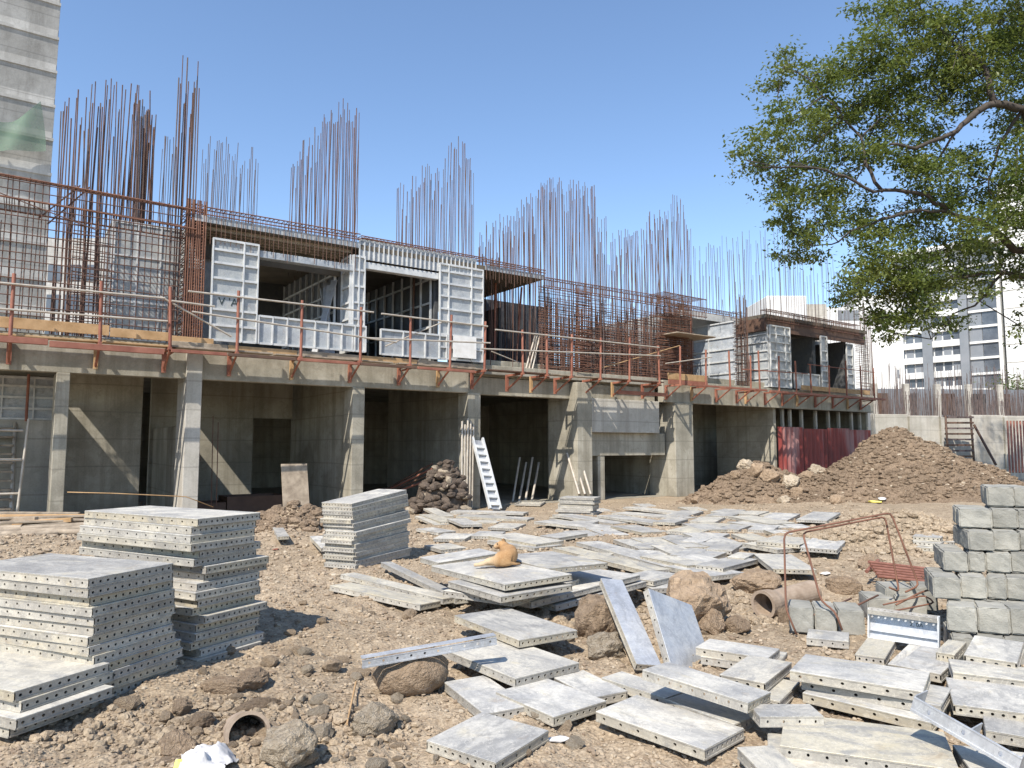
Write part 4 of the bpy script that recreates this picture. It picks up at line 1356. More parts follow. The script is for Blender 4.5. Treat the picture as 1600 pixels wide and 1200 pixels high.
def block_mesh(dx, dy, dz, seed):
    bm = bmesh.new()
    bmesh.ops.create_cube(bm, size=1)
    for v in bm.verts: v.co = Vector((v.co.x * dx, v.co.y * dy, v.co.z * dz))
    bmesh.ops.bevel(bm, geom=bm.edges[:], offset=.010, segments=2, affect='EDGES')
    bmesh.ops.subdivide_edges(bm, edges=[e for e in bm.edges if e.calc_length() > .05], cuts=3, use_grid_fill=True)
    rs = random.Random(seed)
    for v in bm.verts:
        v.co += Vector((rs.gauss(0, .0018), rs.gauss(0, .0018), rs.gauss(0, .0018)))
        if abs(v.co.x) > dx * .46 and abs(v.co.y) > dy * .46 or abs(v.co.z) > dz * .46 and abs(v.co.x) > dx * .46:
            v.co *= 1 - abs(rs.gauss(0, .006))
    me = bpy.data.meshes.new("block")
    bm.to_mesh(me); bm.free()
    me.materials.append(M_["block"])
    return me


BV = [block_mesh(1, 1, 1, s) for s in range(1)]
for (z0, z1, Yf, cols, rn) in ROWS:
    for c_, (a, b) in enumerate(cols):
        yf = Yf + random.uniform(-.02, .03) - .10 * ((a - 1500) / FPX * Yf)
        x0 = (a - 800) / FPX * yf; x1 = (b - 800) / FPX * yf
        dx = x1 - x0; dz = z1 - z0 - .004
        me = block_mesh(dx * .91, .26, dz * .97, int(a))
        M = T((x0 + x1) / 2, yf + .01, (z0 + z1) / 2) @ RZ(random.gauss(-.45, .06)) @ T(0, .13 + random.gauss(0, .014), 0)
        tag(put("cement_block", me, None, M), "grey cement block in the stepped stack, %s of the %s course" % (ORD[c_], rn), "block", "cement blocks in the stepped stack")
        tag(put("cement_block", me, None, M @ T(random.gauss(0, .006), .268, 0)), "rear block of the stepped stack, behind the %s of the %s course" % (ORD[c_], rn), "block", "cement blocks in the stepped stack")
for k, (a, b, py, Y) in enumerate(((1236, 1270, 990, 6.0), (1274, 1305, 992, 6.0), (1309, 1346, 994, 5.95), (1352, 1392, 972, 6.5), (1396, 1440, 968, 6.5), (1380, 1425, 955, 6.6), (1430, 1462, 955, 6.5))):
    x0 = (a - 800) / FPX * Y; x1 = (b - 800) / FPX * Y
    zb = at(a, py, Y).z
    tag(put("cement_block", block_mesh(x1 - x0, .34, .20, 300 + k), None, T((x0 + x1) / 2, Y + .17, zb + .10) @ RZ(random.gauss(-.3, .05))), "grey cement block lying low under the bent bar frame, %s" % ["leftmost in front", "second in front", "third in front", "fourth, behind the standing panel", "fifth, behind the standing panel", "further back left", "further back right"][k], "block", "low cement blocks under the bent bars")

# bent bars
def bent(label, pts, r=.0085):
    sm = []
    for i, p in enumerate(pts):
        if 0 < i < len(pts) - 1:
            a, b = pts[i - 1], pts[i + 1]
            q1 = p + (a - p).normalized() * .05; q2 = p + (b - p).normalized() * .05
            sm += [q1, p * .5 + (q1 + q2) * .25, q2]
        else: sm.append(p)
    return tag(put("bent_rebar", tube_mesh("bent", sm, r, M_["rebar_red"], 7)), label, "rebar", "bent bars over the low blocks")


bent("front bent rust bar arching over the low blocks", [at(1245, 992, 5.9), at(1228, 952, 5.95), at(1225, 833, 6.1), at(1392, 801, 6.5), at(1436, 915, 6.4), at(1415, 925, 6.3)])
bent("rear bent rust bar arching over the low blocks", [at(1316, 985, 5.9), at(1305, 955, 5.95), at(1283, 940, 6.0), at(1254, 832, 6.2), at(1383, 807, 6.6), at(1405, 925, 6.5), at(1390, 918, 6.4)])
bent("flat rust bar bent in a zigzag on the blocks", [at(1400, 945, 6.0), at(1440, 925, 6.2), at(1465, 918, 6.25), at(1440, 900, 6.4)], .008)
bent("thin rust bar lying on the low blocks", [at(1262, 965, 6.0), at(1330, 935, 6.4)], .008)
bent("second thin rust bar lying on the low blocks", [at(1300, 965, 6.0), at(1372, 930, 6.4)], .008)
bent("thin rust bar bent like a hook near the standing panel", [at(1395, 955, 5.9), at(1462, 942, 6.0), at(1445, 930, 6.1), at(1380, 945, 6.0)], .007)
# bundle of red pipes
for k in range(6):
    a = at(1357 + 3 * k, 884 + 4.5 * k - 6, 8.0 - .08 * k); b = at(1450 + 2 * k, 895 + 4.2 * k - 6, 8.1 - .08 * k)
    tag(bar("red_pipe", a, b, .017, M_["redpipe"], None, 8), "red oxide pipe in the bundle behind the bent bars, %s" % ["rearmost", "second from the rear", "third from the rear", "third from the front", "second from the front", "frontmost"][k], "pipe", "bundle of red pipes")
tag(bar("red_pipe", at(1354, 893, 7.9), at(1372, 876, 8.2), .02, M_["redpipe"], None, 8), "short red cross pipe at the left end of the pipe bundle", "pipe")


# clay pipes
def pipe_obj(name, p, q, r0, r1, label, bell=True):
    n = 28
    V, Fs = [], []
    p, q = Vector(p), Vector(q)
    d = (q - p); L = d.length
    prof = [(0, r0 * 1.0), (0, r0 * 1.28), (.14 * L, r0 * 1.22), (.24 * L, r0 * 1.02), (L, r1), (L, r1 * .82), (.2 * L, r0 * .82), (.16 * L, r0), (0, r0)] if bell else [(0, r0 * .84), (0, r0), (L, r1), (L, r1 * .84), (0, r0 * .84)]
    Q = d.to_track_quat('Z', 'Y')
    for (h, r) in prof[:-1]:
        for k in range(n):
            a = 2 * math.pi * k / n
            V.append(p + Q @ Vector((r * math.cos(a), r * math.sin(a), h)))
    m = len(prof) - 1
    for i in range(m):
        for k in range(n):
            j = (k + 1) % n; i2 = (i + 1) % m
            Fs.append((i * n + k, i * n + j, i2 * n + j, i2 * n + k))
    me = mesh_from(name, V, Fs, M_["clay"], False)
    tag(put(name, me), label, "pipe")


pipe_obj("clay_pipe", at(1192, 945, 7.0), at(1268, 925, 7.45), .105, .115, "broken clay drain pipe with flared mouth behind the low blocks")
pipe_obj("clay_pipe", at(388, 1148, 3.86), at(370, 1146, 4.4), .112, .115, "stoneware pipe mouth half buried in the dirt beside the pale lump", False)

# white sack at the bottom edge
nn = 26
vv, ff = [], []
c0 = gpt(330, 1190)
for i in range(nn + 1):
    for j in range(nn + 1):
        u, v = i / nn * 2 - 1, j / nn * 2 - 1
        rr = max(0, 1 - (abs(u) ** 3 + abs(v) ** 3) * .55)
        x = c0.x + u * .125 + .01 * math.sin(v * 9); y = c0.y - .10 + v * .14
        vv.append((x, y, 0))
A_ = np.array(vv)
Uu = np.repeat(np.linspace(-1, 1, nn + 1), nn + 1); Vv = np.tile(np.linspace(-1, 1, nn + 1), nn + 1)
hh = .10 * np.clip(1 - (Uu ** 2 + Vv ** 2) * .7, 0, 1) ** .6 + .05 * fbm(Uu * 2 + 5, Vv * 2, 3, 12) + .025 * np.abs(fbm(Uu * 5, Vv * 5, 2, 14))
A_[:, 2] = g1(c0.x, c0.y - .1) + .0 + hh
for i in range(nn):
    for j in range(nn):
        a = i * (nn + 1) + j
        ff.append((a, a + nn + 1, a + nn + 2, a + 1))
me = mesh_from("sack", A_, ff, M_["cloth"], True)
me.materials.append(M_["sackyellow"])
for p_ in me.polygons:
    cc = p_.center
    if cc.x < c0.x - .075 and cc.y < c0.y - .09: p_.material_index = 1
tag(put("plastic_sack", me), "crumpled white plastic sack with a yellow patch at the bottom edge", "sack")
# bits of litter
for k, (px, py, m_, lab) in enumerate(((870, 1160, "cloth", "small white scrap on the dirt near the front panels"), (1378, 770, "cloth", "white scrap on the dirt mound"), (1365, 762, "sackyellow", "yellow scrap on the dirt mound"), (1290, 898, "cloth", "white plaster scrap on the rubble"), (430, 860, "redpaint", "red rag on the earth bank"))):
    p = gpt(px, py)
    if k in (1, 2):
        p = at(px, py, 21.3); p.z = mound_z(p.x, p.y) + .06
    s = .05 if k not in (1, 2) else .16
    Ml = T(p.x, p.y, p.z + s * .35) @ RZ(k * 1.1) @ Matrix.Diagonal((s * 1.5, s * .8, s * .5, 1))
    mm = rock_mesh("scrap", M_[m_], 130 + k, 2, .5, .6)
    tag(put("scrap", mm, None, Ml), lab, "scrap")

# stick
tag(bar("stick", gpt(542, 1140) + Vector((0, 0, .03)), gpt(556, 1078) + Vector((0, 0, .05)), .006, M_["wood"], None, 6), "thin dry stick on the stones left of the boulder", "stick")
# ------------------------------------------------------------------ ALUMINIUM FORMWORK PANELS
TH = .055


def rail_mesh(L, pitch, mat, hr=.0085):
    """a perforated edge rail, outer face at y=0 looking towards -y, x in [-L/2, L/2], z in [0, TH-.006]"""
    V, Fs = [], []
    n = max(1, int(round(L / pitch)))
    cw = L / n
    z0, z1 = .008, TH - .010
    zc = (z0 + z1) / 2
    for c in range(n):
        xa = -L / 2 + c * cw; xb = xa + cw; xm = (xa + xb) / 2
        outer = [(xb, zc), (xb, z1), (xm, z1), (xa, z1), (xa, zc), (xa, z0), (xm, z0), (xb, z0)]
        b = len(V)
        for (x, z) in outer: V.append((x, 0, z))
        for k in range(8):
            a = k * math.pi / 4
            V.append((xm + hr * math.cos(a), 0, zc + hr * math.sin(a)))
        for k in range(8):
            a = k * math.pi / 4
            V.append((xm + hr * math.cos(a), .007, zc + hr * math.sin(a)))
        for k in range(8):
            j = (k + 1) % 8
            Fs.append((b + k, b + 8 + k, b + 8 + j, b + j))
            Fs.append((b + 8 + k, b + 16 + k, b + 16 + j, b + 8 + j))
    def bxs(x0, x1, y0, y1, za, zb):
        b = len(V)
        for x in (x0, x1):
            for y in (y0, y1):
                for z in (za, zb): V.append((x, y, z))
        for f in ((0, 1, 3, 2), (4, 6, 7, 5), (0, 4, 5, 1), (2, 3, 7, 6), (0, 2, 6, 4), (1, 5, 7, 3)):
            Fs.append(tuple(b + i for i in f))
    bxs(-L / 2, L / 2, -.004, .030, 0, .009)          # lower lip and inner flange
    bxs(-L / 2, L / 2, -.0025, .008, TH - .010, TH - .0062)   # upper bead
    b = len(V)                                          # inner face
    V += [(-L / 2, .0072, .009), (L / 2, .0072, .009), (L / 2, .0072, TH - .01), (-L / 2, .0072, TH - .01)]
    return mesh_from("rail", V, Fs, mat)


def sheet_mesh(L, W, mat):
    bm = bmesh.new()
    bmesh.ops.create_cube(bm, size=1)
    for v in bm.verts: v.co = Vector((v.co.x * L, v.co.y * W, v.co.z * .006 + TH - .003))
    bmesh.ops.bevel(bm, geom=bm.edges[:], offset=.0015, segments=1, affect='EDGES')
    me = bpy.data.meshes.new("sheet"); bm.to_mesh(me); bm.free(); me.materials.append(mat)
    return me


CAT = [(1.2, .6), (1.2, .45), (1.2, .3), (1.2, .15), (.6, .6), (.6, .4), (.9, .5), (.9, .3), (1.8, .3), (1.8, .6), (.45, .22), (.45, .45), (2.2, .35), (1.5, .5), (1.5, .2)]
_pm = {}


def pmesh(key, alt="sheet"):
    k2 = (key, alt)
    if k2 not in _pm:
        L, W = key
        _pm[k2] = (sheet_mesh(L, W, M_[alt]), rail_mesh(L, .10 if L < 1.6 else .12, M_["rail"]), rail_mesh(W - .016, .05, M_["rail"]))
    return _pm[k2]


NPAN = 0


def panel(M, L, W, label, group=None, alt="sheet", flip=False, underside=False):
    """M: centre of the underside, local x long"""
    global NPAN
    NPAN += 1
    if L < W:
        L, W = W, L; M = M @ RZ(math.pi / 2)
    key = min(CAT, key=lambda c: abs(math.log(c[0] / L)) + abs(math.log(c[1] / W)))
    S = Matrix.Diagonal((L / key[0], W / key[1], 1, 1))
    if flip: M = M @ T(0, 0, TH) @ Matrix.Rotation(math.pi, 4, 'X')
    Ms = M @ S
    r = thing("formwork_panel", label, "panel", Ms, group)
    sh, lr, er = pmesh(key, alt)
    put("face_sheet", sh, r, Ms)
    put("long_rail", lr, r, Ms @ T(0, -key[1] / 2 + .001, 0))
    put("long_rail", lr, r, Ms @ T(0, key[1] / 2 - .001, 0) @ RZ(math.pi))
    put("end_rail", er, r, Ms @ T(-key[0] / 2 + .001, 0, 0) @ RZ(-math.pi / 2))
    put("end_rail", er, r, Ms @ T(key[0] / 2 - .001, 0, 0) @ RZ(math.pi / 2))
    if underside:
        for f in (-.3, 0, .3):
            box("cross_rib", (key[0] * f - .012, -key[1] / 2 + .01, .012), (key[0] * f + .012, key[1] / 2 - .01, TH - .007), M_["rail"], r, Ms)
    return r


DIMS = []


def fit(A, B, C, k, label, group=None, alt="sheet", z=None, lim=None, **kw):
    """panel from the sight points of three corners of its face; k = panels below it, or z = (za, zb, zc) heights of the corners"""
    if z is None:
        zt = .6
        for _ in range(4):
            pb = atz(*B, zt); pa = atz(*A, zt); pc = atz(*C, zt)
            c = (pa + pc) / 2
            zt = g1(c.x, c.y) + .02 + TH * (1 + k)
        pa, pb, pc = atz(*A, zt), atz(*B, zt), atz(*C, zt)
    else:
        pa, pb, pc = atz(*A, z[0]), atz(*B, z[1]), atz(*C, z[2])
    u = pa - pb; v = pc - pb
    L, W = u.length, v.length
    if L >= W:
        ux = u.normalized(); vy = (v - ux * v.dot(ux)).normalized(); W = v.dot(vy)
    else:
        vy = v.normalized(); ux = (u - vy * u.dot(vy)).normalized(); L = u.dot(ux)
    nz = ux.cross(vy)
    if lim:
        if L >= W: L2_, W2_ = min(L, lim[0]), min(W, lim[1])
        else: L2_, W2_ = min(L, lim[1]), min(W, lim[0])
        pb = pb + ux * (L - L2_) / 2 + vy * (W - W2_) / 2
        L, W = L2_, W2_
    cen = pb + ux * L / 2 + vy * W / 2
    if nz.z < 0:
        vy = -vy; nz = -nz
    # small natural unevenness
    base = cen - nz * TH
    M = Matrix(((ux.x, vy.x, nz.x, base.x), (ux.y, vy.y, nz.y, base.y), (ux.z, vy.z, nz.z, base.z), (0, 0, 0, 1)))
    if z is None:
        M = M @ Matrix.Rotation(random.gauss(0, .010), 4, 'X') @ Matrix.Rotation(random.gauss(0, .008), 4, 'Y')
    DIMS.append((label, round(L, 2), round(W, 2), round(cen.y, 1)))
    return panel(M, L, W, label, group, alt, **kw)


# stacks: every panel is a thing
NTH = ["top", "second from the top", "third from the top", "fourth from the top", "fifth from the top", "sixth from the top", "seventh from the top", "eighth from the top", "ninth from the top", "tenth from the top", "eleventh from the top", "twelfth from the top", "thirteenth from the top", "fourteenth from the top", "fifteenth from the top", "sixteenth from the top", "seventeenth from the top", "eighteenth from the top"]


def stack(front, ldir, wdir, L, W, z0, n, label, group, jit=.018, shift=(0, 0), tilt=0.0, prot={}):
    """front: ground corner nearest the viewer; ldir, wdir: unit directions of the long and short side"""
    l = Vector((ldir[0], ldir[1], 0)).normalized(); w = Vector((wdir[0], wdir[1], 0)); w = (w - l * w.dot(l)).normalized()
    sgn = 1 if l.cross(w).z > 0 else -1
    for k in range(n):
        rl, rw = L * random.uniform(.985, 1.0), W * random.uniform(.98, 1.0)
        c = Vector((front[0], front[1], 0)) + l * (L / 2) + w * (W / 2)
        f = (n - 1 - k) / max(1, n - 1)
        c += Vector((shift[0], shift[1], 0)) * f + l * random.gauss(0, jit) + w * random.gauss(0, jit)
        if k in prot: c += l * prot[k][0] + w * prot[k][1]
        c.z = z0 + k * (TH + .0022)
        y = l.cross(w) ; yv = w if sgn > 0 else -w
        M = Matrix(((l.x, yv.x, 0, c.x), (l.y, yv.y, 0, c.y), (0, 0, 1, c.z), (0, 0, 0, 1))) @ RZ(random.gauss(0, .012)) @ Matrix.Rotation(-tilt * k / n, 4, 'Y')
        panel(M, rl, rw, "aluminium formwork panel, %s of %s" % (NTH[n - 1 - k], label), group)


stack((-2.50, 4.36), (-.93, .37), (.34, .94), 1.2, .62, .53, 13, "the front left stack", "panels in the front left stack", .014, (.05, .03), 0, {3: (0, .03), 2: (-.02, .02), 6: (.02, -.02)})
stack((-2.27, 5.27), (-.87, .49), (.45, .89), 1.38, .58, .50, 18, "the tall stack behind the front left one", "panels in the tall left stack", .02, (.04, -.02), 0, {17: (-.03, .0), 11: (0, .04), 10: (.02, .05), 5: (-.03, 0)})
stack((-2.60, 3.87), (-.92, .39), (.40, .91), 1.4, .56, .54, 4, "the low stack in the bottom left corner", "panels in the low corner stack", .02, (.0, .0), 0, {1: (-.03, -.02)})
stack((-2.16, 9.85), (.42, .91), (-.88, .48), 1.35, .52, .42, 16, "the stack left of the dog", "panels in the stack left of the dog", .018, (.08, -.1), .09)
pM = at(893, 801, 20.2)
stack((pM.x + .55, 19.9), (-.9, .35), (.5, .85), 1.0, .7, .12, 9, "the small stack before the flat wall", "panels in the small far stack", .03)

F1 = "front group of panels lying on the dirt"
fit((710, 961), (811, 1001), (900, 984), 2.2, "large clean panel left of centre, raised on the shaded one", F1)
fit((693, 1014), (805, 1060), (890, 1030), 1.3, "panel crossed by a sharp angular shadow beside the rounded boulder", F1)
fit((775, 1080), (865, 1120), (937, 1091), .3, "fan scratched panel between the shaded and the frontmost panels", F1)
fit((694, 1064), (757, 1116), (826, 1102), .1, "panel half under the shaded one with a tan smear", F1)
fit((691, 1144), (775, 1190), (857, 1141), .15, "square bright panel, frontmost left of centre", F1)
fit((860, 1056), (926, 1090), (977, 1077), .0, "panel tucked right of the fan scratched one", F1)
fit((931, 1110), (1101, 1170), (1147, 1134), .1, "long mottled panel at the front with tan blotches", F1)
fit((940, 1058), (1040, 1091), (1072, 1080), .0, "flat panel in the shade line of the raised long panel", F1)
fit((1040, 1092), (1147, 1131), (1187, 1122), .0, "grey panel with black scribbles behind the mottled one", F1)
fit((1004, 1046), (1169, 1098), (1220, 1086), 1, "long raised panel lying askew with wide edge holes", F1, z=(.74, .70, .68))
fit((1087, 1010), (1200, 1029), (1222, 1015), 1.0, "panel with a row of black holes right of the leaning bare panel", F1)
fit((1095, 1024), (1212, 1042), (1257, 1024), .0, "lower panel under the one with the row of black holes", F1)
fit((1120, 1057), (1196, 1068), (1237, 1034), 1.2, "small pale square panel with one big hole in its edge", F1)
fit((1130, 1085), (1218, 1096), (1250, 1066), .1, "panel showing under the small pale square one", F1)
F2 = "right front pile of panels"
fit((1234, 1046), (1442, 1081), (1471, 1054), 2.3, "uppermost long panel of the right front pile with seven holes", F2)
fit((1252, 1060), (1470, 1103), (1494, 1078), 1.2, "second long panel of the right front pile, shifted right", F2)
fit((1254, 1082), (1455, 1128), (1485, 1103), .2, "lowest long panel of the right front pile", F2)
fit((1219, 1163), (1500, 1206), (1570, 1158), .5, "broad panel at the bottom edge below the right front pile", F2)
fit((1200, 1192), (1420, 1222), (1500, 1180), -.3, "panel just showing under the broad one at the bottom edge", F2)
fit((1187, 1119), (1287, 1119), (1283, 1100), 1.4, "short panel facing the viewer with a row of holes and a dark smear", F2)
fit((1478, 1057), (1490, 1099), (1650, 1122), 1.0, "broad panel running out of the right edge", F2)
fit((1489, 1050), (1640, 1068), (1650, 1048), 1.6, "flat panel behind, cut by the right edge", F2)
fit((1502, 1028), (1589, 1034), (1599, 1004), 2.4, "square panel at the foot of the cement blocks", F2)
fit((1460, 1020), (1492, 1023), (1510, 1003), 1.6, "small box shaped panel with one hole left of the square panel", F2)
fit((1395, 1044), (1470, 1054), (1505, 1018), .6, "dusty panel below the small box shaped panel", F2)
fit((1335, 1024), (1383, 1030), (1400, 999), .2, "dusty flat panel left under the standing panel", F2)
fit((1388, 1036), (1428, 1044), (1458, 1012), .3, "dusty flat panel right under the standing panel", F2)
fit((1202, 1160), (1152, 1167), (1215, 1232), .3, "tilted panel at the bottom edge right of the mottled one", F2)
fit((1525, 1113), (1540, 1140), (1650, 1158), .3, "panel with one red ringed hole at the right edge", F2)
fit((1498, 1165), (1515, 1200), (1650, 1215), .0, "pale panel in the bottom right corner", F2)
fit((1260, 995), (1326, 1002), (1338, 990), .3, "small short panel lying before the low cement blocks", F2)
# channel shaped corner form, bottom right
pa, pb_ = atz(1424, 1104, .80), atz(1592, 1202, .66)
d = pb_ - pa
Mx = T(*((pa + pb_) / 2)) @ d.to_track_quat('X', 'Z').to_matrix().to_4x4()
r = thing("corner_form", "angled aluminium corner form lying across the bottom right panels", "corner form", Mx)
Lc = d.length
V8 = rail_mesh(Lc, .15, M_["shiny"])
put("perforated_flange", V8, r, Mx @ T(0, -.002, -.02) @ Matrix.Diagonal((1, 1, 1.5, 1)))
box("base_flange", (-Lc / 2, .001, -.02), (Lc / 2, .13, -.012), M_["shiny"], r, Mx)
box("end_plate", (-Lc / 2, .002, -.011), (-Lc / 2 + .006, .13, .06), M_["shiny"], r, Mx)
box("end_plate", (Lc / 2 - .006, .002, -.011), (Lc / 2, .13, .06), M_["shiny"], r, Mx)
box("web_plate", (-Lc / 2 + .25, .002, -.011), (-Lc / 2 + .256, .13, .05), M_["shiny"], r, Mx)

# standing panel showing its hollow back, with marker writing
zb = .60
b0, b1 = atz(1357, 996, zb), atz(1468, 1013, zb)
xd = (b1 - b0); Wd = xd.length; xd.normalize()
yy = Vector((0, 0, 1)).cross(xd)
leanv = (Vector((0, 0, 1)) + yy * .22).normalized()
ny = xd.cross(leanv)      # points towards the viewer or away
if ny.y > 0: ny = -ny
Hh = .225
Ms = Matrix(((xd.x, -ny.x, leanv.x, b0.x), (xd.y, -ny.y, leanv.y, b0.y), (xd.z, -ny.z, leanv.z, b0.z), (0, 0, 0, 1)))
r = thing("standing_panel", "shallow aluminium panel standing on edge with marker writing before the blocks", "panel", Ms)
box("face_sheet", (0, .03, 0), (Wd, .036, Hh), M_["shiny"], r, Ms)
box("edge_rail", (0, -.03, 0), (Wd, .029, .006), M_["formbar"], r, Ms)
box("edge_rail", (0, -.03, .007), (.006, .029, Hh - .007), M_["formbar"], r, Ms)
box("edge_rail", (Wd - .006, -.03, .007), (Wd, .029, Hh - .007), M_["formbar"], r, Ms)
put("perforated_rail", rail_mesh(Wd - .012, .045, M_["rail"]), r, Ms @ T(Wd / 2, -.02, Hh - .005) @ Matrix.Rotation(math.radians(-62), 4, 'X') @ T(0, 0, -TH + .008))
box("stiffener", (.007, .004, .055), (Wd - .007, .029, .062), M_["shiny"], r, Ms)
mk = bpy.data.curves.new("marking", 'FONT'); mk.body = "2. 0A"; mk.size = .042
mo = bpy.data.objects.new("marking_src", mk)
me = bpy.data.meshes.new_from_object(mo); bpy.data.objects.remove(mo)
me.materials.clear(); me.materials.append(M_["ink"])
put("marking", me, r, Ms @ T(Wd * .58, .0285, Hh * .56) @ Matrix.Rotation(math.pi / 2, 4, 'X'))

# propped panels at the hollow
fit((939, 903), (995, 1037), (1030, 1031), 0, "narrow strip panel leaning steeply on the dog's panel pile", None, "shiny", z=(.98, .55, .55))
fit((1013, 919), (1048, 1037), (1100, 1001), 0, "wide shiny bare panel leaning on the large angular boulder", None, "shiny", z=(.97, .54, .58))
# perforated edge bar on the boulder
pa, pb_ = at(566, 1037, 4.62), at(776, 1000, 4.92)
d = pb_ - pa
Mx = T(*((pa + pb_) / 2)) @ d.to_track_quat('X', 'Z').to_matrix().to_4x4()
r = thing("edge_bar", "long perforated aluminium edge bar balanced on the rounded boulder", "edge bar", Mx)
Lc = d.length
put("perforated_flange", rail_mesh(Lc, .085, M_["shiny"], .0085), r, Mx @ T(0, 0, -.03))
box("top_flange", (-Lc / 2, .009, .026), (Lc / 2, .07, .031), M_["shiny"], r, Mx)
box("end_gusset", (Lc / 2 - .07, .010, -.03), (Lc / 2 - .002, .068, .025), M_["rail"], r, Mx)

F3 = "panels under and around the dog"
zd = .86
fit((674, 884), (789, 913), (855, 889), 0, "pale panel under the dog's legs", F3, z=(zd - .03, zd, zd + .01))
fit((775, 868), (857, 888), (948, 879), 0, "pale panel right of the dog with a fine seam", F3, z=(zd + .02, zd + .02, zd + .01))
fit((654, 871), (685, 879), (780, 864), 0, "narrow grey panel behind the dog's legs", F3, z=(zd - .06, zd - .06, zd - .02))
fit((700, 908), (783, 932), (862, 906), 0, "first panel below the dog's panel with a dark stain", F3, z=(zd - .08, zd - .08, zd - .07))
fit((720, 915), (802, 938), (905, 905), 0, "second panel below the dog's panel", F3, z=(zd - .15, zd - .15, zd - .14))
fit((740, 920), (830, 941), (1000, 898), 0, "long panel low in the dog's pile reaching right", F3, z=(zd - .22, zd - .21, zd - .16))
fit((790, 928), (868, 946), (1010, 908), 0, "bottom long panel of the dog's pile over the hollow", F3, z=(zd - .29, zd - .28, zd - .23))
F4 = "three strips left of the dog"
fit((595, 879), (712, 934), (727, 930), .6, "upper strip panel leaning over the other two left of the dog", F4)
fit((532, 897), (692, 936), (712, 931), .3, "middle strip panel left of the dog", F4)
fit((515, 915), (656, 945), (694, 939), .1, "wider front strip panel left of the dog", F4)

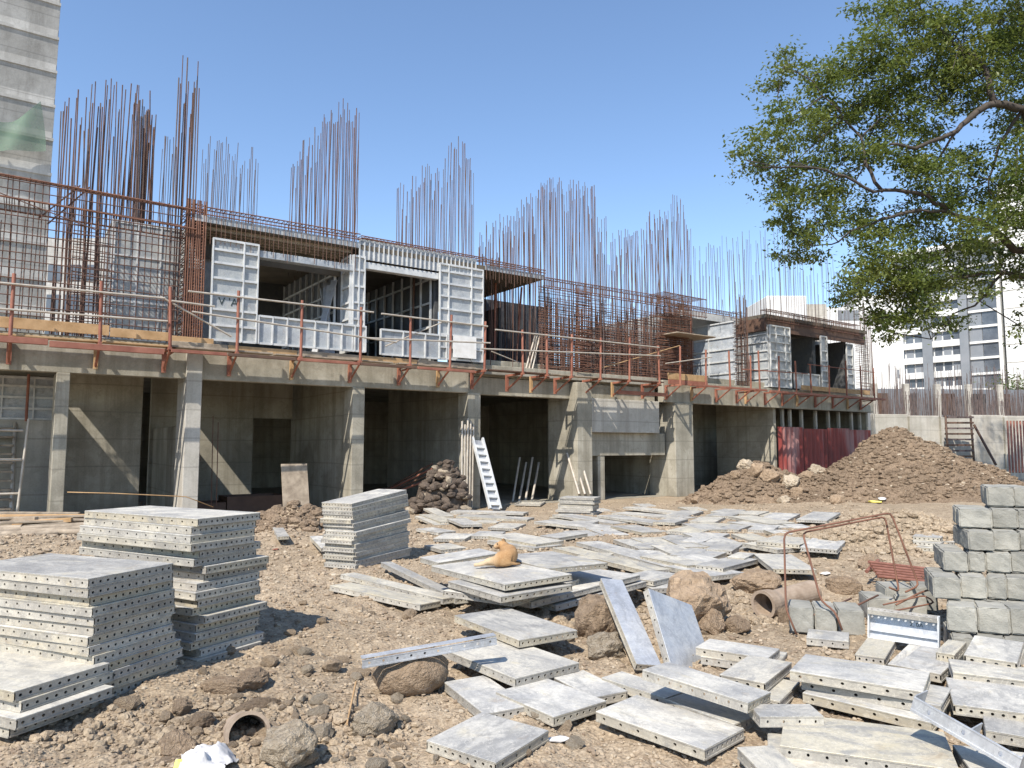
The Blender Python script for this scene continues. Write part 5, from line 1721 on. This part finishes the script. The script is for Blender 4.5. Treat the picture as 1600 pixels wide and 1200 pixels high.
MID = [
    ((708, 808), (820, 812), (824, 806), 1, "long grey channel at the foot of the ladder, nearer one"),
    ((700, 800), (815, 803), (820, 798), 1, "long grey channel at the foot of the ladder, farther one"),
    ((838, 802), (982, 822), (998, 816), .5, "long white panel right of the ladder foot"),
    ((818, 813), (970, 831), (985, 824), .4, "long yellowish panel right of the ladder foot"),
    ((945, 793), (1080, 806), (1095, 799), .5, "long panel behind, right of the small far stack"),
    ((940, 801), (1062, 813), (1078, 806), .2, "long panel half under the one right of the small far stack"),
    ((915, 805), (1038, 822), (1056, 814), .3, "long speckled panel before the small far stack"),
    ((863, 855), (1010, 893), (1032, 886), .6, "long strip right of the dog, nearer of the pair"),
    ((900, 848), (1040, 884), (1062, 876), .6, "long strip right of the dog, farther of the pair"),
    ((958, 842), (998, 858), (1016, 852), .3, "small panel behind the pair of long strips, left one"),
    ((985, 840), (1030, 857), (1062, 848), .3, "small panel behind the pair of long strips, right one"),
    ((685, 837), (727, 842), (742, 834), .1, "small panel alone on the gravel left of the zigzag row"),
    ((742, 833), (778, 838), (790, 830), .2, "first panel of the zigzag row behind the dog"),
    ((755, 838), (830, 850), (850, 838), 1.1, "doubled panel in the zigzag row behind the dog, upper"),
    ((757, 845), (831, 857), (851, 846), .1, "doubled panel in the zigzag row behind the dog, lower"),
    ((850, 836), (873, 840), (918, 833), .4, "last panel of the zigzag row behind the dog"),
    ((663, 851), (690, 859), (708, 850), .1, "small tan panel right of the stack left of the dog"),
    ((658, 793), (692, 808), (703, 803), 2.6, "yellow panel crowning the untidy heap by the rubble"),
    ((655, 803), (688, 816), (702, 810), 1.5, "grey panel second in the untidy heap by the rubble"),
    ((648, 806), (680, 820), (694, 816), .6, "grey panel third in the untidy heap by the rubble"),
    ((698, 810), (722, 820), (735, 812), 1.2, "white panel leaning off the untidy heap by the rubble"),
    ((650, 826), (685, 832), (690, 826), .2, "dark panel lying before the untidy heap by the rubble"),
    ((1082, 812), (1118, 816), (1133, 808), .3, "pale panel in the far row, left of the doubled blocks"),
    ((1040, 825), (1106, 834), (1158, 819), .3, "wide panel in the far row with yellow dust"),
    ((1130, 807), (1194, 818), (1217, 811), 1.0, "doubled panel in the far row, upper"),
    ((1130, 815), (1195, 826), (1217, 819), .1, "doubled panel in the far row, lower"),
    ((1177, 822), (1206, 829), (1218, 821), .2, "small panel right before the doubled one"),
    ((1190, 806), (1236, 813), (1256, 803), .2, "panel behind the doubled one, towards the mound"),
    ((1253, 805), (1296, 815), (1318, 800), .8, "clean white square panel at the foot of the mound"),
    ((950, 822), (1000, 832), (1020, 824), .1, "grey panel between the speckled one and the strips"),
    ((1000, 850), (1022, 857), (1060, 846), .3, "pale panel right of the small pair"),
    ((1033, 839), (1068, 855), (1105, 849), .4, "pale square panel in the middle field, left"),
    ((1066, 833), (1110, 848), (1138, 841), .3, "pale square panel in the middle field, right"),
    ((1107, 855), (1144, 860), (1164, 848), .2, "yellow dusted panel in the middle field, farther"),
    ((1119, 874), (1131, 888), (1184, 873), .4, "yellow dusted panel tipped at the edge of the boulders"),
    ((1160, 848), (1215, 858), (1224, 850), .3, "grey channel in the middle field right of the yellow panel"),
    ((1177, 864), (1207, 889), (1262, 882), .5, "blue grey panel tilted before the bent bars"),
    ((1000, 868), (1074, 884), (1090, 876), .8, "grey strip right of the dog's pile, farther"),
    ((1046, 870), (1099, 882), (1121, 873), .3, "short panel in the middle field right of the grey strip"),
    ((1040, 884), (1112, 900), (1132, 888), .3, "perforated panel behind the large angular boulder"),
    ((1000, 893), (1022, 909), (1068, 896), 1.0, "square panel end right of the dog's pile"),
    ((985, 903), (1018, 919), (1050, 906), .1, "lower square panel right of the dog's pile"),
    ((1085, 848), (1130, 858), (1150, 850), .1, "thin strip panel among the middle field"),
    ((1203, 839), (1250, 851), (1277, 841), .5, "white strip left of the bent bar legs"),
    ((1253, 852), (1308, 858), (1324, 843), .6, "white panel with holes seen through the bent bars"),
    ((1230, 834), (1310, 841), (1320, 833), .2, "white channel seen through the bent bars, farther"),
    ((1330, 808), (1415, 817), (1422, 806), .8, "panel at the foot of the mound behind the bent bars"),
    ((1318, 822), (1332, 834), (1352, 822), 1.2, "tilted end of a panel beside the bent bars' corner"),
    ((1360, 832), (1425, 838), (1430, 824), 1.0, "panel with dark cells behind the bent bars"),
    ((1362, 841), (1424, 847), (1432, 836), .1, "lower panel with a row of holes behind the bent bars"),
    ((1430, 834), (1470, 840), (1484, 828), 2.0, "upper panel of the trio left of the blocks"),
    ((1432, 842), (1470, 849), (1484, 838), 1.0, "middle panel of the trio left of the blocks"),
    ((1434, 850), (1470, 857), (1485, 847), .1, "bottom panel of the trio left of the blocks"),
    ((1470, 838), (1492, 846), (1502, 830), 1.0, "tipped panel touching the cement blocks"),
    ((1020, 800), (1100, 810), (1130, 800), .1, "dusty flat panel behind the far row, left"),
    ((1100, 800), (1160, 808), (1190, 799), .1, "dusty flat panel behind the far row, right"),
    ((870, 818), (920, 824), (945, 814), .0, "flat dusty panel before the small far stack, left"),
    ((1060, 862), (1110, 872), (1140, 861), .1, "flat dusty panel in the middle field beyond the yellow one"),
    ((760, 822), (812, 826), (830, 818), .1, "flat dusty panel before the grey channels"),
    ((990, 862), (1030, 872), (1052, 862), .0, "flat dusty panel beside the grey strip"),
    ((438, 846), (452, 838), (440, 820), .0, "small panel leaning at the earth bank"),
    ((484, 838), (502, 856), (510, 838), .5, "pale panel leaning at the left of the stack left of the dog"),
]
for A, B_, C_, k, lab in MID:
    fit(A, B_, C_, k, lab, "panels spread over the middle ground", lim=(2.3, .58))

carpet = [("far", [(720, 797, 60), (790, 800, 60), (930, 797, 50), (1000, 790, 70), (1075, 795, 60), (1140, 797, 50), (1210, 803, 40), (1180, 800, 44)]),
          ("second", [(770, 812, 50), (880, 812, 60), (1050, 812, 50), (1090, 822, 50), (1150, 822, 46), (1240, 822, 40), (1215, 832, 44)]),
          ("third", [(905, 834, 52), (940, 830, 50), (1055, 838, 50), (1090, 842, 44), (1165, 838, 46), (1120, 835, 40)]),
          ("near", [(930, 866, 60), (980, 874, 50), (1045, 858, 56), (1085, 866, 50), (1100, 892, 46), (1160, 866, 40)])]
for row, li in carpet:
    for q, (px, py, wd) in enumerate(sorted(li)):
        sgn = random.choice((-1, 1))
        hgt = wd * (py - 697) / 520.0
        A_ = (px - wd * .5, py + sgn * hgt * .25 - hgt * .1); B_ = (px + wd * .1, py + hgt * .45); C_ = (px + wd * .5, py - hgt * .1)
        fit(A_, B_, C_, random.choice((-.35, -.2, .0, .5)), "dusty filler panel in the %s row of the carpet, %s from left" % (row, WORD[q]), "panels spread over the middle ground", lim=(1.25, .6))
# flat ribbed panel inside the dark bay, showing its back
fit((805, 785), (845, 790), (858, 781), .2, "ribbed panel lying face down at the mouth of the dark bay", None, lim=(1.6, .9), underside=True, flip=True)

# ------------------------------------------------------------------ THE DOG
def skin_mesh(name, verts, edges, radii, mat, sub=2):
    me = bpy.data.meshes.new(name + "_src")
    me.from_pydata(verts, edges, [])
    o = bpy.data.objects.new(name + "_src", me)
    COL.objects.link(o)
    m = o.modifiers.new("skin", 'SKIN'); m.use_smooth_shade = True
    for v, r in zip(me.skin_vertices[0].data, radii):
        v.radius = (r, r) if not isinstance(r, tuple) else r
    me.skin_vertices[0].data[0].use_root = True
    s = o.modifiers.new("sub", 'SUBSURF'); s.levels = sub; s.render_levels = sub
    dg = bpy.context.evaluated_depsgraph_get()
    out = bpy.data.meshes.new_from_object(o.evaluated_get(dg))
    bpy.data.objects.remove(o)
    out.materials.clear(); out.materials.append(mat)
    return out


dogp = atz(783, 884, zd + .01)
Md = T(dogp.x, dogp.y, zd + .005) @ Matrix.Diagonal((1.0, 1.0, 1.0, 1))
dv = [(.015, -.03, .075),   # 0 rump (root)
      (.075, .04, .085),    # 1 loin
      (.10, .14, .10),      # 2 ribs
      (.075, .24, .105),    # 3 shoulder
      (.035, .31, .125),    # 4 neck
      (.0, .345, .168),     # 5 skull
      (-.040, .325, .158),  # 6 muzzle base
      (-.085, .305, .140),  # 7 nose
      (-.055, -.055, .060), # 8 thigh
      (-.115, -.02, .055),  # 9 stifle
      (-.185, -.07, .030),  # 10 hock
      (-.270, -.06, .022),  # 11 hind paw
      (-.06, .0, .045),     # 12 other thigh
      (-.15, .015, .03),    # 13
      (-.225, .0, .022),    # 14 other hind paw
      (.0, .20, .065),      # 15 elbow
      (-.09, .165, .040),   # 16 forearm
      (-.175, .15, .024),   # 17 front paw
      (.01, .27, .06),      # 18 other elbow
      (-.09, .245, .035),   # 19
      (-.165, .22, .024),   # 20 other front paw
      (.085, -.04, .04), (.15, .0, .022), (.19, .07, .014)]  # tail
de = [(0, 1), (1, 2), (2, 3), (3, 4), (4, 5), (5, 6), (6, 7), (0, 8), (8, 9), (9, 10), (10, 11), (0, 12), (12, 13), (13, 14), (3, 15), (15, 16), (16, 17), (3, 18), (18, 19), (19, 20), (0, 21), (21, 22), (22, 23)]
dr = [.075, .085, .098, .088, .066, .062, .036, .022, .055, .036, .020, .019, .045, .028, .018, .036, .023, .019, .034, .023, .019, .018, .013, .008]
dog = thing("dog", "tan short haired dog lying curled on a panel, legs stretched left", "dog", Md)
put("body", skin_mesh("dog", dv, de, dr, M_["fur"]), dog, Md)
for s_, (p, q) in enumerate((((.022, .315, .212), (.056, .300, .19)), ((.016, .385, .212), (.042, .40, .195)))):
    V = [Vector(p) + Vector((-.02, -.005, 0)), Vector(p) + Vector((.016, .014, .006)), Vector(q) + Vector((.008, -.01, -.035)), Vector(p) + Vector((.0, .01, .012))]
    put("ear", mesh_from("ear", V, [(0, 1, 2), (0, 3, 1), (0, 2, 3), (1, 3, 2)], M_["fur"], True), dog, Md)
for p in ((-.044, .292, .180), (-.046, .356, .182)):
    put("eye", rock_mesh("eye", M_["darkskin"], 3, 2, 0, 1.0, False), dog, Md @ T(*p) @ Matrix.Diagonal((.007, .007, .007, 1)))
put("nose", rock_mesh("nose", M_["darkskin"], 4, 2, 0, 1.0, False), dog, Md @ T(-.106, .298, .145) @ Matrix.Diagonal((.011, .013, .011, 1)))

# ------------------------------------------------------------------ RIGHT HAND WALL, REBAR ROWS, FAR BUILDINGS
Yw = 43.0
wl, wr = at(1366, 697, Yw), at(1720, 697, Yw + 2)
dW = Vector((wr.x - wl.x, wr.y - wl.y, 0)); LW = dW.length
MWl = Matrix.Translation((wl.x, wl.y, 0)) @ RZ(math.atan2(dW.y, dW.x))
rw = thing("retaining_wall", "grey concrete wall in cast bays behind the dirt mound", "wall", MWl)
xs = [0, 2.3, 4.35, 6.4, 8.6, 10.3, 12.2, LW]
for k, (a, b) in enumerate(zip(xs[:-1], xs[1:])):
    if k == 4: 
        pass
    box("wall_bay", (a + .02, 0, -.3), (b - .02, .3, 3.85 + random.uniform(-.08, .1)), M_["concrete_pale"], rw, MWl, .02)
    box("joint_rib", (b - .06, -.05, -.3), (b + .02, -.001, 3.8), M_["concrete"], rw, MWl)
segs = []
for k in range(330):
    x = random.uniform(.1, LW - .1); yy_ = random.uniform(.05, .25)
    segs.append((MWl @ Vector((x, yy_, 3.8)), MWl @ Vector((x + random.gauss(0, .06), yy_, random.uniform(4.7, 5.6))), .014))
tag(put("starter_bars", bars_mesh("starter", segs, M_["rebar_grey"]), rw), kind="stuff")
# second, farther row of bars and low frame with van like huts
Y2 = 56.0
a2, b2 = at(1372, 697, Y2), at(1760, 697, Y2 + 2)
d2 = Vector((b2.x - a2.x, b2.y - a2.y, 0)); L2 = d2.length
M2 = Matrix.Translation((a2.x, a2.y, 0)) @ RZ(math.atan2(d2.y, d2.x))
fr = thing("unfinished_block", "low concrete frame bristling with bars between the wall and the white flats", "building", M2)
box("plinth", (0, 0, 0), (L2, .4, 3.9), M_["concrete"], fr, M2)
box("rear_wall", (0, 2.5, 0), (L2, 2.8, 6.7), M_["slate"], fr, M2)
for k in range(9): box("column", (k * L2 / 8 - .2, .05, 3.9), (k * L2 / 8 + .2, .4, 6.9), M_["concrete_pale"], fr, M2)
for k in range(8):
    box("stored_form", (k * L2 / 8 + .4, .7, 4.5), (k * L2 / 8 + random.uniform(1.2, 1.9), .9, 6.2), M_["form_shaded"] if k % 2 else M_["brownply"], fr, M2)
segs = []
for k in range(420):
    x = random.uniform(.1, L2 - .1); y_ = random.uniform(.05, .4)
    segs.append((M2 @ Vector((x, y_, 3.9)), M2 @ Vector((x + random.gauss(0, .1), y_, random.uniform(5.4, 8.6))), .017))
tag(put("starter_bars", bars_mesh("starter", segs, M_["rebar_grey"]), fr), kind="stuff")
# site ladder on the wall and raking prop
p0, p1 = at(1500, 722, 41.8), at(1500, 652, 42.4)
sx = thing("site_ladder", "dark timber site stair tower against the concrete wall", "ladder", T(p0.x, p0.y, p0.z))
for s in (-.75, .72):
    bar("stile", p0 + Vector((s + .1, 0, -.2)), p1 + Vector((s - .1, 0, .1)), .06, M_["brownply"], sx)
for k in range(9):
    f = k / 8
    c = p0 * (1 - f) + p1 * f
    for (xa, xb) in ((-.75, -.25), (-.15, .25), (.3, .75)):
        box("rung", (c.x + xa, c.y - .1, c.z - .05), (c.x + xb, c.y + .25, c.z + .05), M_["brownply"] if k % 2 else M_["rebar_grey"], sx)
tag(bar("raking_prop", at(1556, 726, 40.5), at(1522, 664, 42.6), .07, M_["brownply"], None, 8), "dark raking prop against the concrete wall", "prop")
segs = []
for k in range(6):
    a = at(1578 + k * 5, 738, 40.5); b_ = at(1574 + k * 5, 658, 42.6)
    tag(bar("red_prop", a, b_, .05, M_["redpaint"], None, 6), "red prop in the row at the right end of the wall, %s" % ["leftmost", "second from left", "third from left", "third from right", "second from right", "rightmost"][k], "prop", "red props at the right end of the wall")

# white block of flats far behind
Yb = 150.0
ba, bb = at(1405, 697, Yb), at(1573, 697, Yb - 14)
dB = Vector((bb.x - ba.x, bb.y - ba.y, 0)); LB = dB.length
MB = Matrix.Translation((ba.x, ba.y, 0)) @ RZ(math.atan2(dB.y, dB.x))
fl = thing("apartment_block", "white block of flats with grey window bands behind the tree", "building", MB)
H0, FLH, NF = 3.5, 3.05, 12
box("core_wall", (-.2, .45, 0), (LB + .2, 18, H0 + FLH * NF + 1), M_["white"], fl, MB)
e1, e2 = LB * .335, LB * .66
for k in range(NF):
    z = H0 + k * FLH
    for (xa, xb) in ((.3, e1 - 1.0), (e1 + 1.0, e2 - .3)):
        box("floor_band", (xa - .1, -.25, z), (xb + .1, .44, z + 1.25), M_["white"], fl, MB)
        n_ = 3
        for j in range(n_):
            wa = xa + (xb - xa) * j / n_ + .15; wb = xa + (xb - xa) * (j + 1) / n_ - .15
            box("window", (wa, .30, z + 1.3), (wb, .44, z + FLH - .05), M_["glass"] if (j + k) % 3 else M_["slate"], fl, MB)
    box("floor_band", (e2 + 1.3, -.1, z), (LB - .4, .44, z + .45), M_["white"], fl, MB)
    box("window", (e2 + 1.3, .2, z + .5), (LB - 3, .43, z + FLH - .03), M_["slate"], fl, MB)
    box("window", (LB - 2.9, .2, z + .5), (LB - .4, .43, z + FLH - .03), M_["glass"], fl, MB)
for x, wd in ((e1, .9), (e2 + .45, .75)):
    box("vertical_fin", (x - wd, -.5, 0), (x + wd, .43, H0 + FLH * NF), M_["slate"], fl, MB)
box("roof_band", (-.6, -.7, H0 + FLH * NF + 1), (LB + .6, 18, H0 + FLH * NF + 2.2), M_["white"], fl, MB)
Mw = Matrix.Translation((bb.x + .3, bb.y - 1, 0)) @ RZ(math.atan2(dB.y, dB.x))
fw = thing("apartment_wing", "blank white wing at the right of the block of flats", "building", Mw)
box("wing_wall", (0, 0, 0), (26, 14, 52), M_["white"], fw, Mw)
for k in range(14): box("wall_strip", (-.02, -.06, 4 + k * 3.4), (26, -.01, 4.12 + k * 3.4), M_["concrete_pale"], fw, Mw)  # thin greyer strips standing out across the white wall
pw = at(1347, 697, 120.0)
Mw = Matrix.Translation((pw.x, pw.y, 0)) @ RZ(-.2)
fw = thing("apartment_wing", "blank white wall between the building end and the block of flats", "building", Mw)
box("wing_wall", (0, 0, 0), (7.0, 14, at(1380, 462, 120).z), M_["white"], fw, Mw)
box("window", (-.02 + 5.9, -.05, 13.2), (6.2, -.01, 14.6), M_["slate"], fw, Mw)
pw = at(1205, 697, 95.0); pe = at(1295, 697, 95.0)
Mw = Matrix.Translation((pw.x, pw.y, 0))
fw = thing("far_building", "pale flat roofed building showing above the right block deck", "building", Mw)
box("main_wall", (0, 0, 0), (pe.x - pw.x - 2.2, 8, at(1240, 462, 95).z), M_["white"], fw, Mw, .1)
box("roof_room", (pe.x - pw.x - 2.2, .5, 0), (pe.x - pw.x + .6, 6, at(1285, 474, 95).z), M_["concrete_pale"], fw, Mw)
pw = at(1290, 697, 110.0); pe = at(1352, 697, 110.0)
Mw = Matrix.Translation((pw.x, pw.y, 0))
fw = thing("far_building", "low white building with a dark window band behind the right end", "building", Mw)
box("main_wall", (0, 0, 0), (pe.x - pw.x, 8, at(1320, 480, 110).z), M_["white"], fw, Mw)
box("window", (2.6, -.1, at(1320, 500, 110).z), (pe.x - pw.x - .2, -.01, at(1320, 485, 110).z), M_["slate"], fw, Mw)
# grey windowed building seen past the tower
pw = at(-60, 697, 75.0); pe = at(175, 697, 75.0)
Mw = Matrix.Translation((pw.x, pw.y, 0))
fw = thing("far_building", "grey white building with window bands seen between the tower and the forms", "building", Mw)
WW = pe.x - pw.x
box("main_wall", (0, 0, 0), (WW, 10, at(80, 372, 75).z), M_["concrete_tower"], fw, Mw)
for k in range(6):
    z = 2.5 + k * 3.2
    for j in range(8): box("window", (j * WW / 8 + .2, -.1, z + .9), ((j + 1) * WW / 8 - .3, -.01, z + 2.6), M_["glass"], fw, Mw)


# ------------------------------------------------------------------ TREES
def leaves_mesh(name, pts, sizes, mat, seed=0, per=1):
    """leaf sprays: each a folded pair of narrow quads"""
    r = np.random.default_rng(seed)
    n = len(pts)
    a = r.random(n) * 6.283; tl = r.normal(-.35, .5, n)
    d = np.stack([np.cos(a) * np.cos(tl), np.sin(a) * np.cos(tl), np.sin(tl)], -1)
    s = np.cross(d, np.stack([r.normal(0, .35, n), r.normal(0, .35, n), np.ones(n)], -1))
    s /= np.linalg.norm(s, axis=1, keepdims=True) + 1e-9
    nrm = np.cross(s, d)
    L = sizes[:, None]; Wd = L * .26
    p = pts
    v0 = p; v1 = p + d * L * .45 + s * Wd - nrm * Wd * .25; v2 = p + d * L; v3 = p + d * L * .45 - s * Wd - nrm * Wd * .25
    V = np.stack([v0, v1, v2, v3], 1).reshape(-1, 3)
    b = 4 * np.arange(n)[:, None]
    Fc = np.concatenate([b + np.array([[0, 1, 2]]), b + np.array([[0, 2, 3]])], 0)
    return mesh_np(name, V, Fc, mat, False)


YT = 27.0
trp = [(at(1760, 760, YT), .42), (at(1745, 640, YT), .36), (at(1715, 540, YT), .32), (at(1680, 440, YT - .3), .28)]
tree = thing("tree", "spreading leafy tree reaching in from the right edge", "tree", T(trp[0][0].x, trp[0][0].y, 0))
trp = [(Vector((trp[0][0].x, trp[0][0].y, -.2)), .5)] + trp
put("trunk", tube_mesh("trunk", [p for p, _ in trp], [r_ for _, r_ in trp], M_["bark"], 12), tree)
LIMBS = [
    ([(1680, 440, 0), (1640, 300, -.5), (1600, 170, -1), (1555, 162, -1.2), (1515, 185, -1.4), (1495, 205, -1.5), (1430, 232, -1.8), (1390, 225, -2)], .20),
    ([(1555, 162, -1.2), (1540, 110, -1), (1480, 60, -.6), (1440, 20, -.4), (1420, -40, 0)], .12),
    ([(1640, 300, -.5), (1640, 150, .5), (1600, 40, .8), (1570, -80, 1)], .18),
    ([(1700, 480, .3), (1620, 405, 0), (1570, 375, -.3), (1530, 345, -.6), (1480, 330, -.9), (1440, 328, -1)], .19),
    ([(1480, 330, -.9), (1450, 305, -1), (1400, 297, -1.2), (1365, 300, -1.4), (1320, 275, -1.6), (1270, 262, -1.8), (1220, 262, -2), (1170, 255, -2.1)], .085),
    ([(1440, 328, -1), (1390, 340, -.9), (1345, 355, -.8), (1310, 378, -.7), (1270, 385, -.6)], .075),
    ([(1380, 300, -1.2), (1352, 255, -1), (1346, 215, -.8), (1318, 185, -.6), (1285, 150, -.5), (1262, 122, -.4), (1225, 104, -.3)], .065),
    ([(1346, 215, -.8), (1375, 185, -.7), (1410, 178, -.5)], .045),
    ([(1420, -40, 0), (1400, 30, .2), (1380, 60, .3), (1365, 20, .3)], .05),
    ([(1700, 520, .5), (1630, 440, .2), (1570, 425, .2), (1520, 430, .3), (1470, 440, .4), (1420, 448, .5), (1370, 440, .6), (1340, 440, .6)], .11),
    ([(1570, 425, .2), (1530, 470, .3), (1490, 490, .4), (1455, 530, .4)], .06),
    ([(1495, 205, -1.5), (1465, 250, -1.2), (1445, 300, -1), (1390, 330, -.7)], .05),
    ([(1600, 170, -1), (1560, 230, -.6), (1545, 280, -.4), (1560, 330, 0)], .07),
]
for k, (pts, r0) in enumerate(LIMBS):
    P = []
    for i, (px, py, dy) in enumerate(pts):
        P.append(at(px, py, YT + dy * 1.3))
    # resample with small kinks
    Q = [P[0]]
    for a, b in zip(P[:-1], P[1:]):
        for f in (.33, .67, 1.0):
            q = a.lerp(b, f)
            if f < 1: q += Vector((random.gauss(0, .05), random.gauss(0, .06), random.gauss(0, .05)))
            Q.append(q)
    n = len(Q)
    put("limb", tube_mesh("limb", Q, [r0 * (1 - .8 * i / (n - 1)) for i in range(n)], M_["bark"], 8), tree)
# foliage clumps: (px, py, rx, ry, weight)
CL = [(1235, 100, 26, 22, 1.0), (1262, 120, 32, 26, 1.3), (1215, 150, 28, 24, .7), (1300, 105, 22, 18, .8), (1240, 180, 42, 22, 1.2), (1300, 180, 50, 30, 1.8), (1210, 215, 40, 24, 1.2), (1165, 250, 26, 20, .7),
      (1190, 240, 30, 24, .8), (1240, 255, 44, 26, 1.4), (1215, 285, 34, 24, 1.1), (1275, 215, 40, 28, 1.4), (1320, 250, 42, 26, 1.4), (1300, 285, 46, 24, 1.6), (1250, 300, 46, 20, 1.3), (1225, 335, 24, 18, .7), (1235, 360, 26, 22, .8),
      (1275, 340, 44, 26, 1.3), (1240, 395, 26, 30, .9), (1270, 385, 28, 24, .8), (1320, 315, 46, 24, 1.3), (1340, 110, 40, 34, 1.8), (1380, 130, 48, 40, 2.4), (1350, 70, 34, 30, 1.0), (1400, 60, 46, 36, 1.8), (1365, 12, 34, 22, 1.3),
      (1430, 15, 50, 26, 2.0), (1340, 160, 56, 28, 2.4), (1400, 180, 50, 30, 2.2), (1450, 110, 56, 48, 3.6), (1500, 60, 60, 56, 4.2), (1560, 30, 60, 50, 4.6), (1590, 90, 50, 50, 4.2), (1530, 110, 60, 44, 4.2), (1480, 150, 56, 34, 2.8),
      (1440, 205, 40, 24, 1.4), (1400, 235, 40, 26, 1.6), (1350, 230, 36, 24, 1.2), (1470, 265, 46, 24, 1.3), (1430, 270, 40, 22, 1.3), (1520, 240, 46, 30, 1.4), (1580, 180, 40, 30, 2.2), (1590, 240, 36, 40, 2.4), (1560, 290, 46, 40, 2.2),
      (1510, 300, 40, 30, 1.6), (1460, 310, 40, 26, 1.7), (1420, 345, 44, 26, 2.0), (1380, 365, 46, 26, 2.0), (1340, 345, 36, 24, 1.2), (1590, 320, 40, 44, 2.8), (1540, 350, 48, 36, 2.8), (1480, 380, 56, 34, 3.0), (1420, 410, 56, 34, 3.0),
      (1365, 415, 48, 30, 2.2), (1340, 455, 36, 22, 1.8), (1390, 450, 56, 26, 3.0), (1440, 452, 46, 22, 2.2), (1500, 425, 50, 24, 1.8), (1560, 405, 46, 28, 2.2), (1595, 425, 30, 22, 1.0), (1400, 488, 40, 18, 1.6), (1372, 500, 22, 24, .8),
      (1440, 490, 36, 18, .9), (1480, 500, 30, 12, .7), (1395, 520, 20, 12, .4), (1530, 455, 26, 14, .4), (1595, 510, 16, 26, .35),
      (1640, 100, 60, 110, 6), (1650, 300, 60, 110, 5), (1650, 440, 50, 40, 2.0), (1720, 200, 60, 160, 6), (1740, 380, 60, 120, 4), (1560, -60, 120, 50, 5), (1440, -50, 70, 40, 2.2), (1700, -40, 90, 80, 5), (1800, 150, 60, 160, 4)]
rg = np.random.default_rng(77)
LP, LS = [], []
twigs = []
for (px, py, rx, ry, wgt) in CL:
    n = int(640 * wgt)
    nsub = max(4, int(9 * wgt))
    cdy = random.uniform(-2.4, 2.2)
    for s in range(nsub):
        a = random.uniform(0, 6.283); d = math.sqrt(random.random())
        cx, cy = px + rx * d * math.cos(a), py + ry * d * math.sin(a)
        c = at(cx, cy, YT + cdy + random.gauss(0, .9))
        m = n // nsub
        rad = .13 + .19 * random.random()
        off = rg.normal(0, 1, (m, 3)) * np.array([rad * 1.25, rad * 1.25, rad * .55])
        LP.append(np.array([c.x, c.y, c.z]) + off)
        LS.append(rg.uniform(.10, .22, m))
        base = at(px, py + 8, YT + cdy)
        if s % 2 == 0: twigs.append((base, c, .012))
LP = np.concatenate(LP); LS = np.concatenate(LS)
put("crown", leaves_mesh("leaves", LP, LS, M_["leaf"], 5), tree)
# thin twigs joining the clumps to the nearest limb
limb_pts = [at(px, py, YT + dy * 1.3) for pts, _ in LIMBS for (px, py, dy) in pts]
for (px, py, rx, ry, wgt) in CL:
    c = at(px, py, YT)
    q = min(limb_pts, key=lambda p: (p - c).length)
    twigs.append((q, c, .022))
tg = put("twigs", bars_mesh("twigs", twigs, M_["bark"], 5), tree)
tag(tg, kind="stuff")
# a green bush far right
pt = at(1592, 640, 70)
bu = thing("bush", "small green tree top beside the white flats at the right edge", "tree", T(pt.x, pt.y, 0))
put("trunk", tube_mesh("trunk", [(pt.x, pt.y, 0), (pt.x + .2, pt.y, 3), (pt.x + .1, pt.y, 5.5)], [.2, .15, .08], M_["bark"], 8), bu)
n = 3500
off = rg.normal(0, 1, (n, 3)) * np.array([1.3, 1.2, 1.0])
put("crown", leaves_mesh("leaves", np.array([pt.x, pt.y, 6.6]) + off, rg.uniform(.2, .4, n), M_["leaf"], 8), bu)

if __name__ == "__main__":
    for o in bpy.data.objects:
        if o.parent is None and "label" in o and not 4 <= len(o["label"].replace(",", "").split()) <= 16: print("LAB", o.name, o["label"])
    print("OBJECTS", len(bpy.data.objects), "PANELS", NPAN, "LEAVES", len(LP))
    for d_ in DIMS: print("DIM", d_)
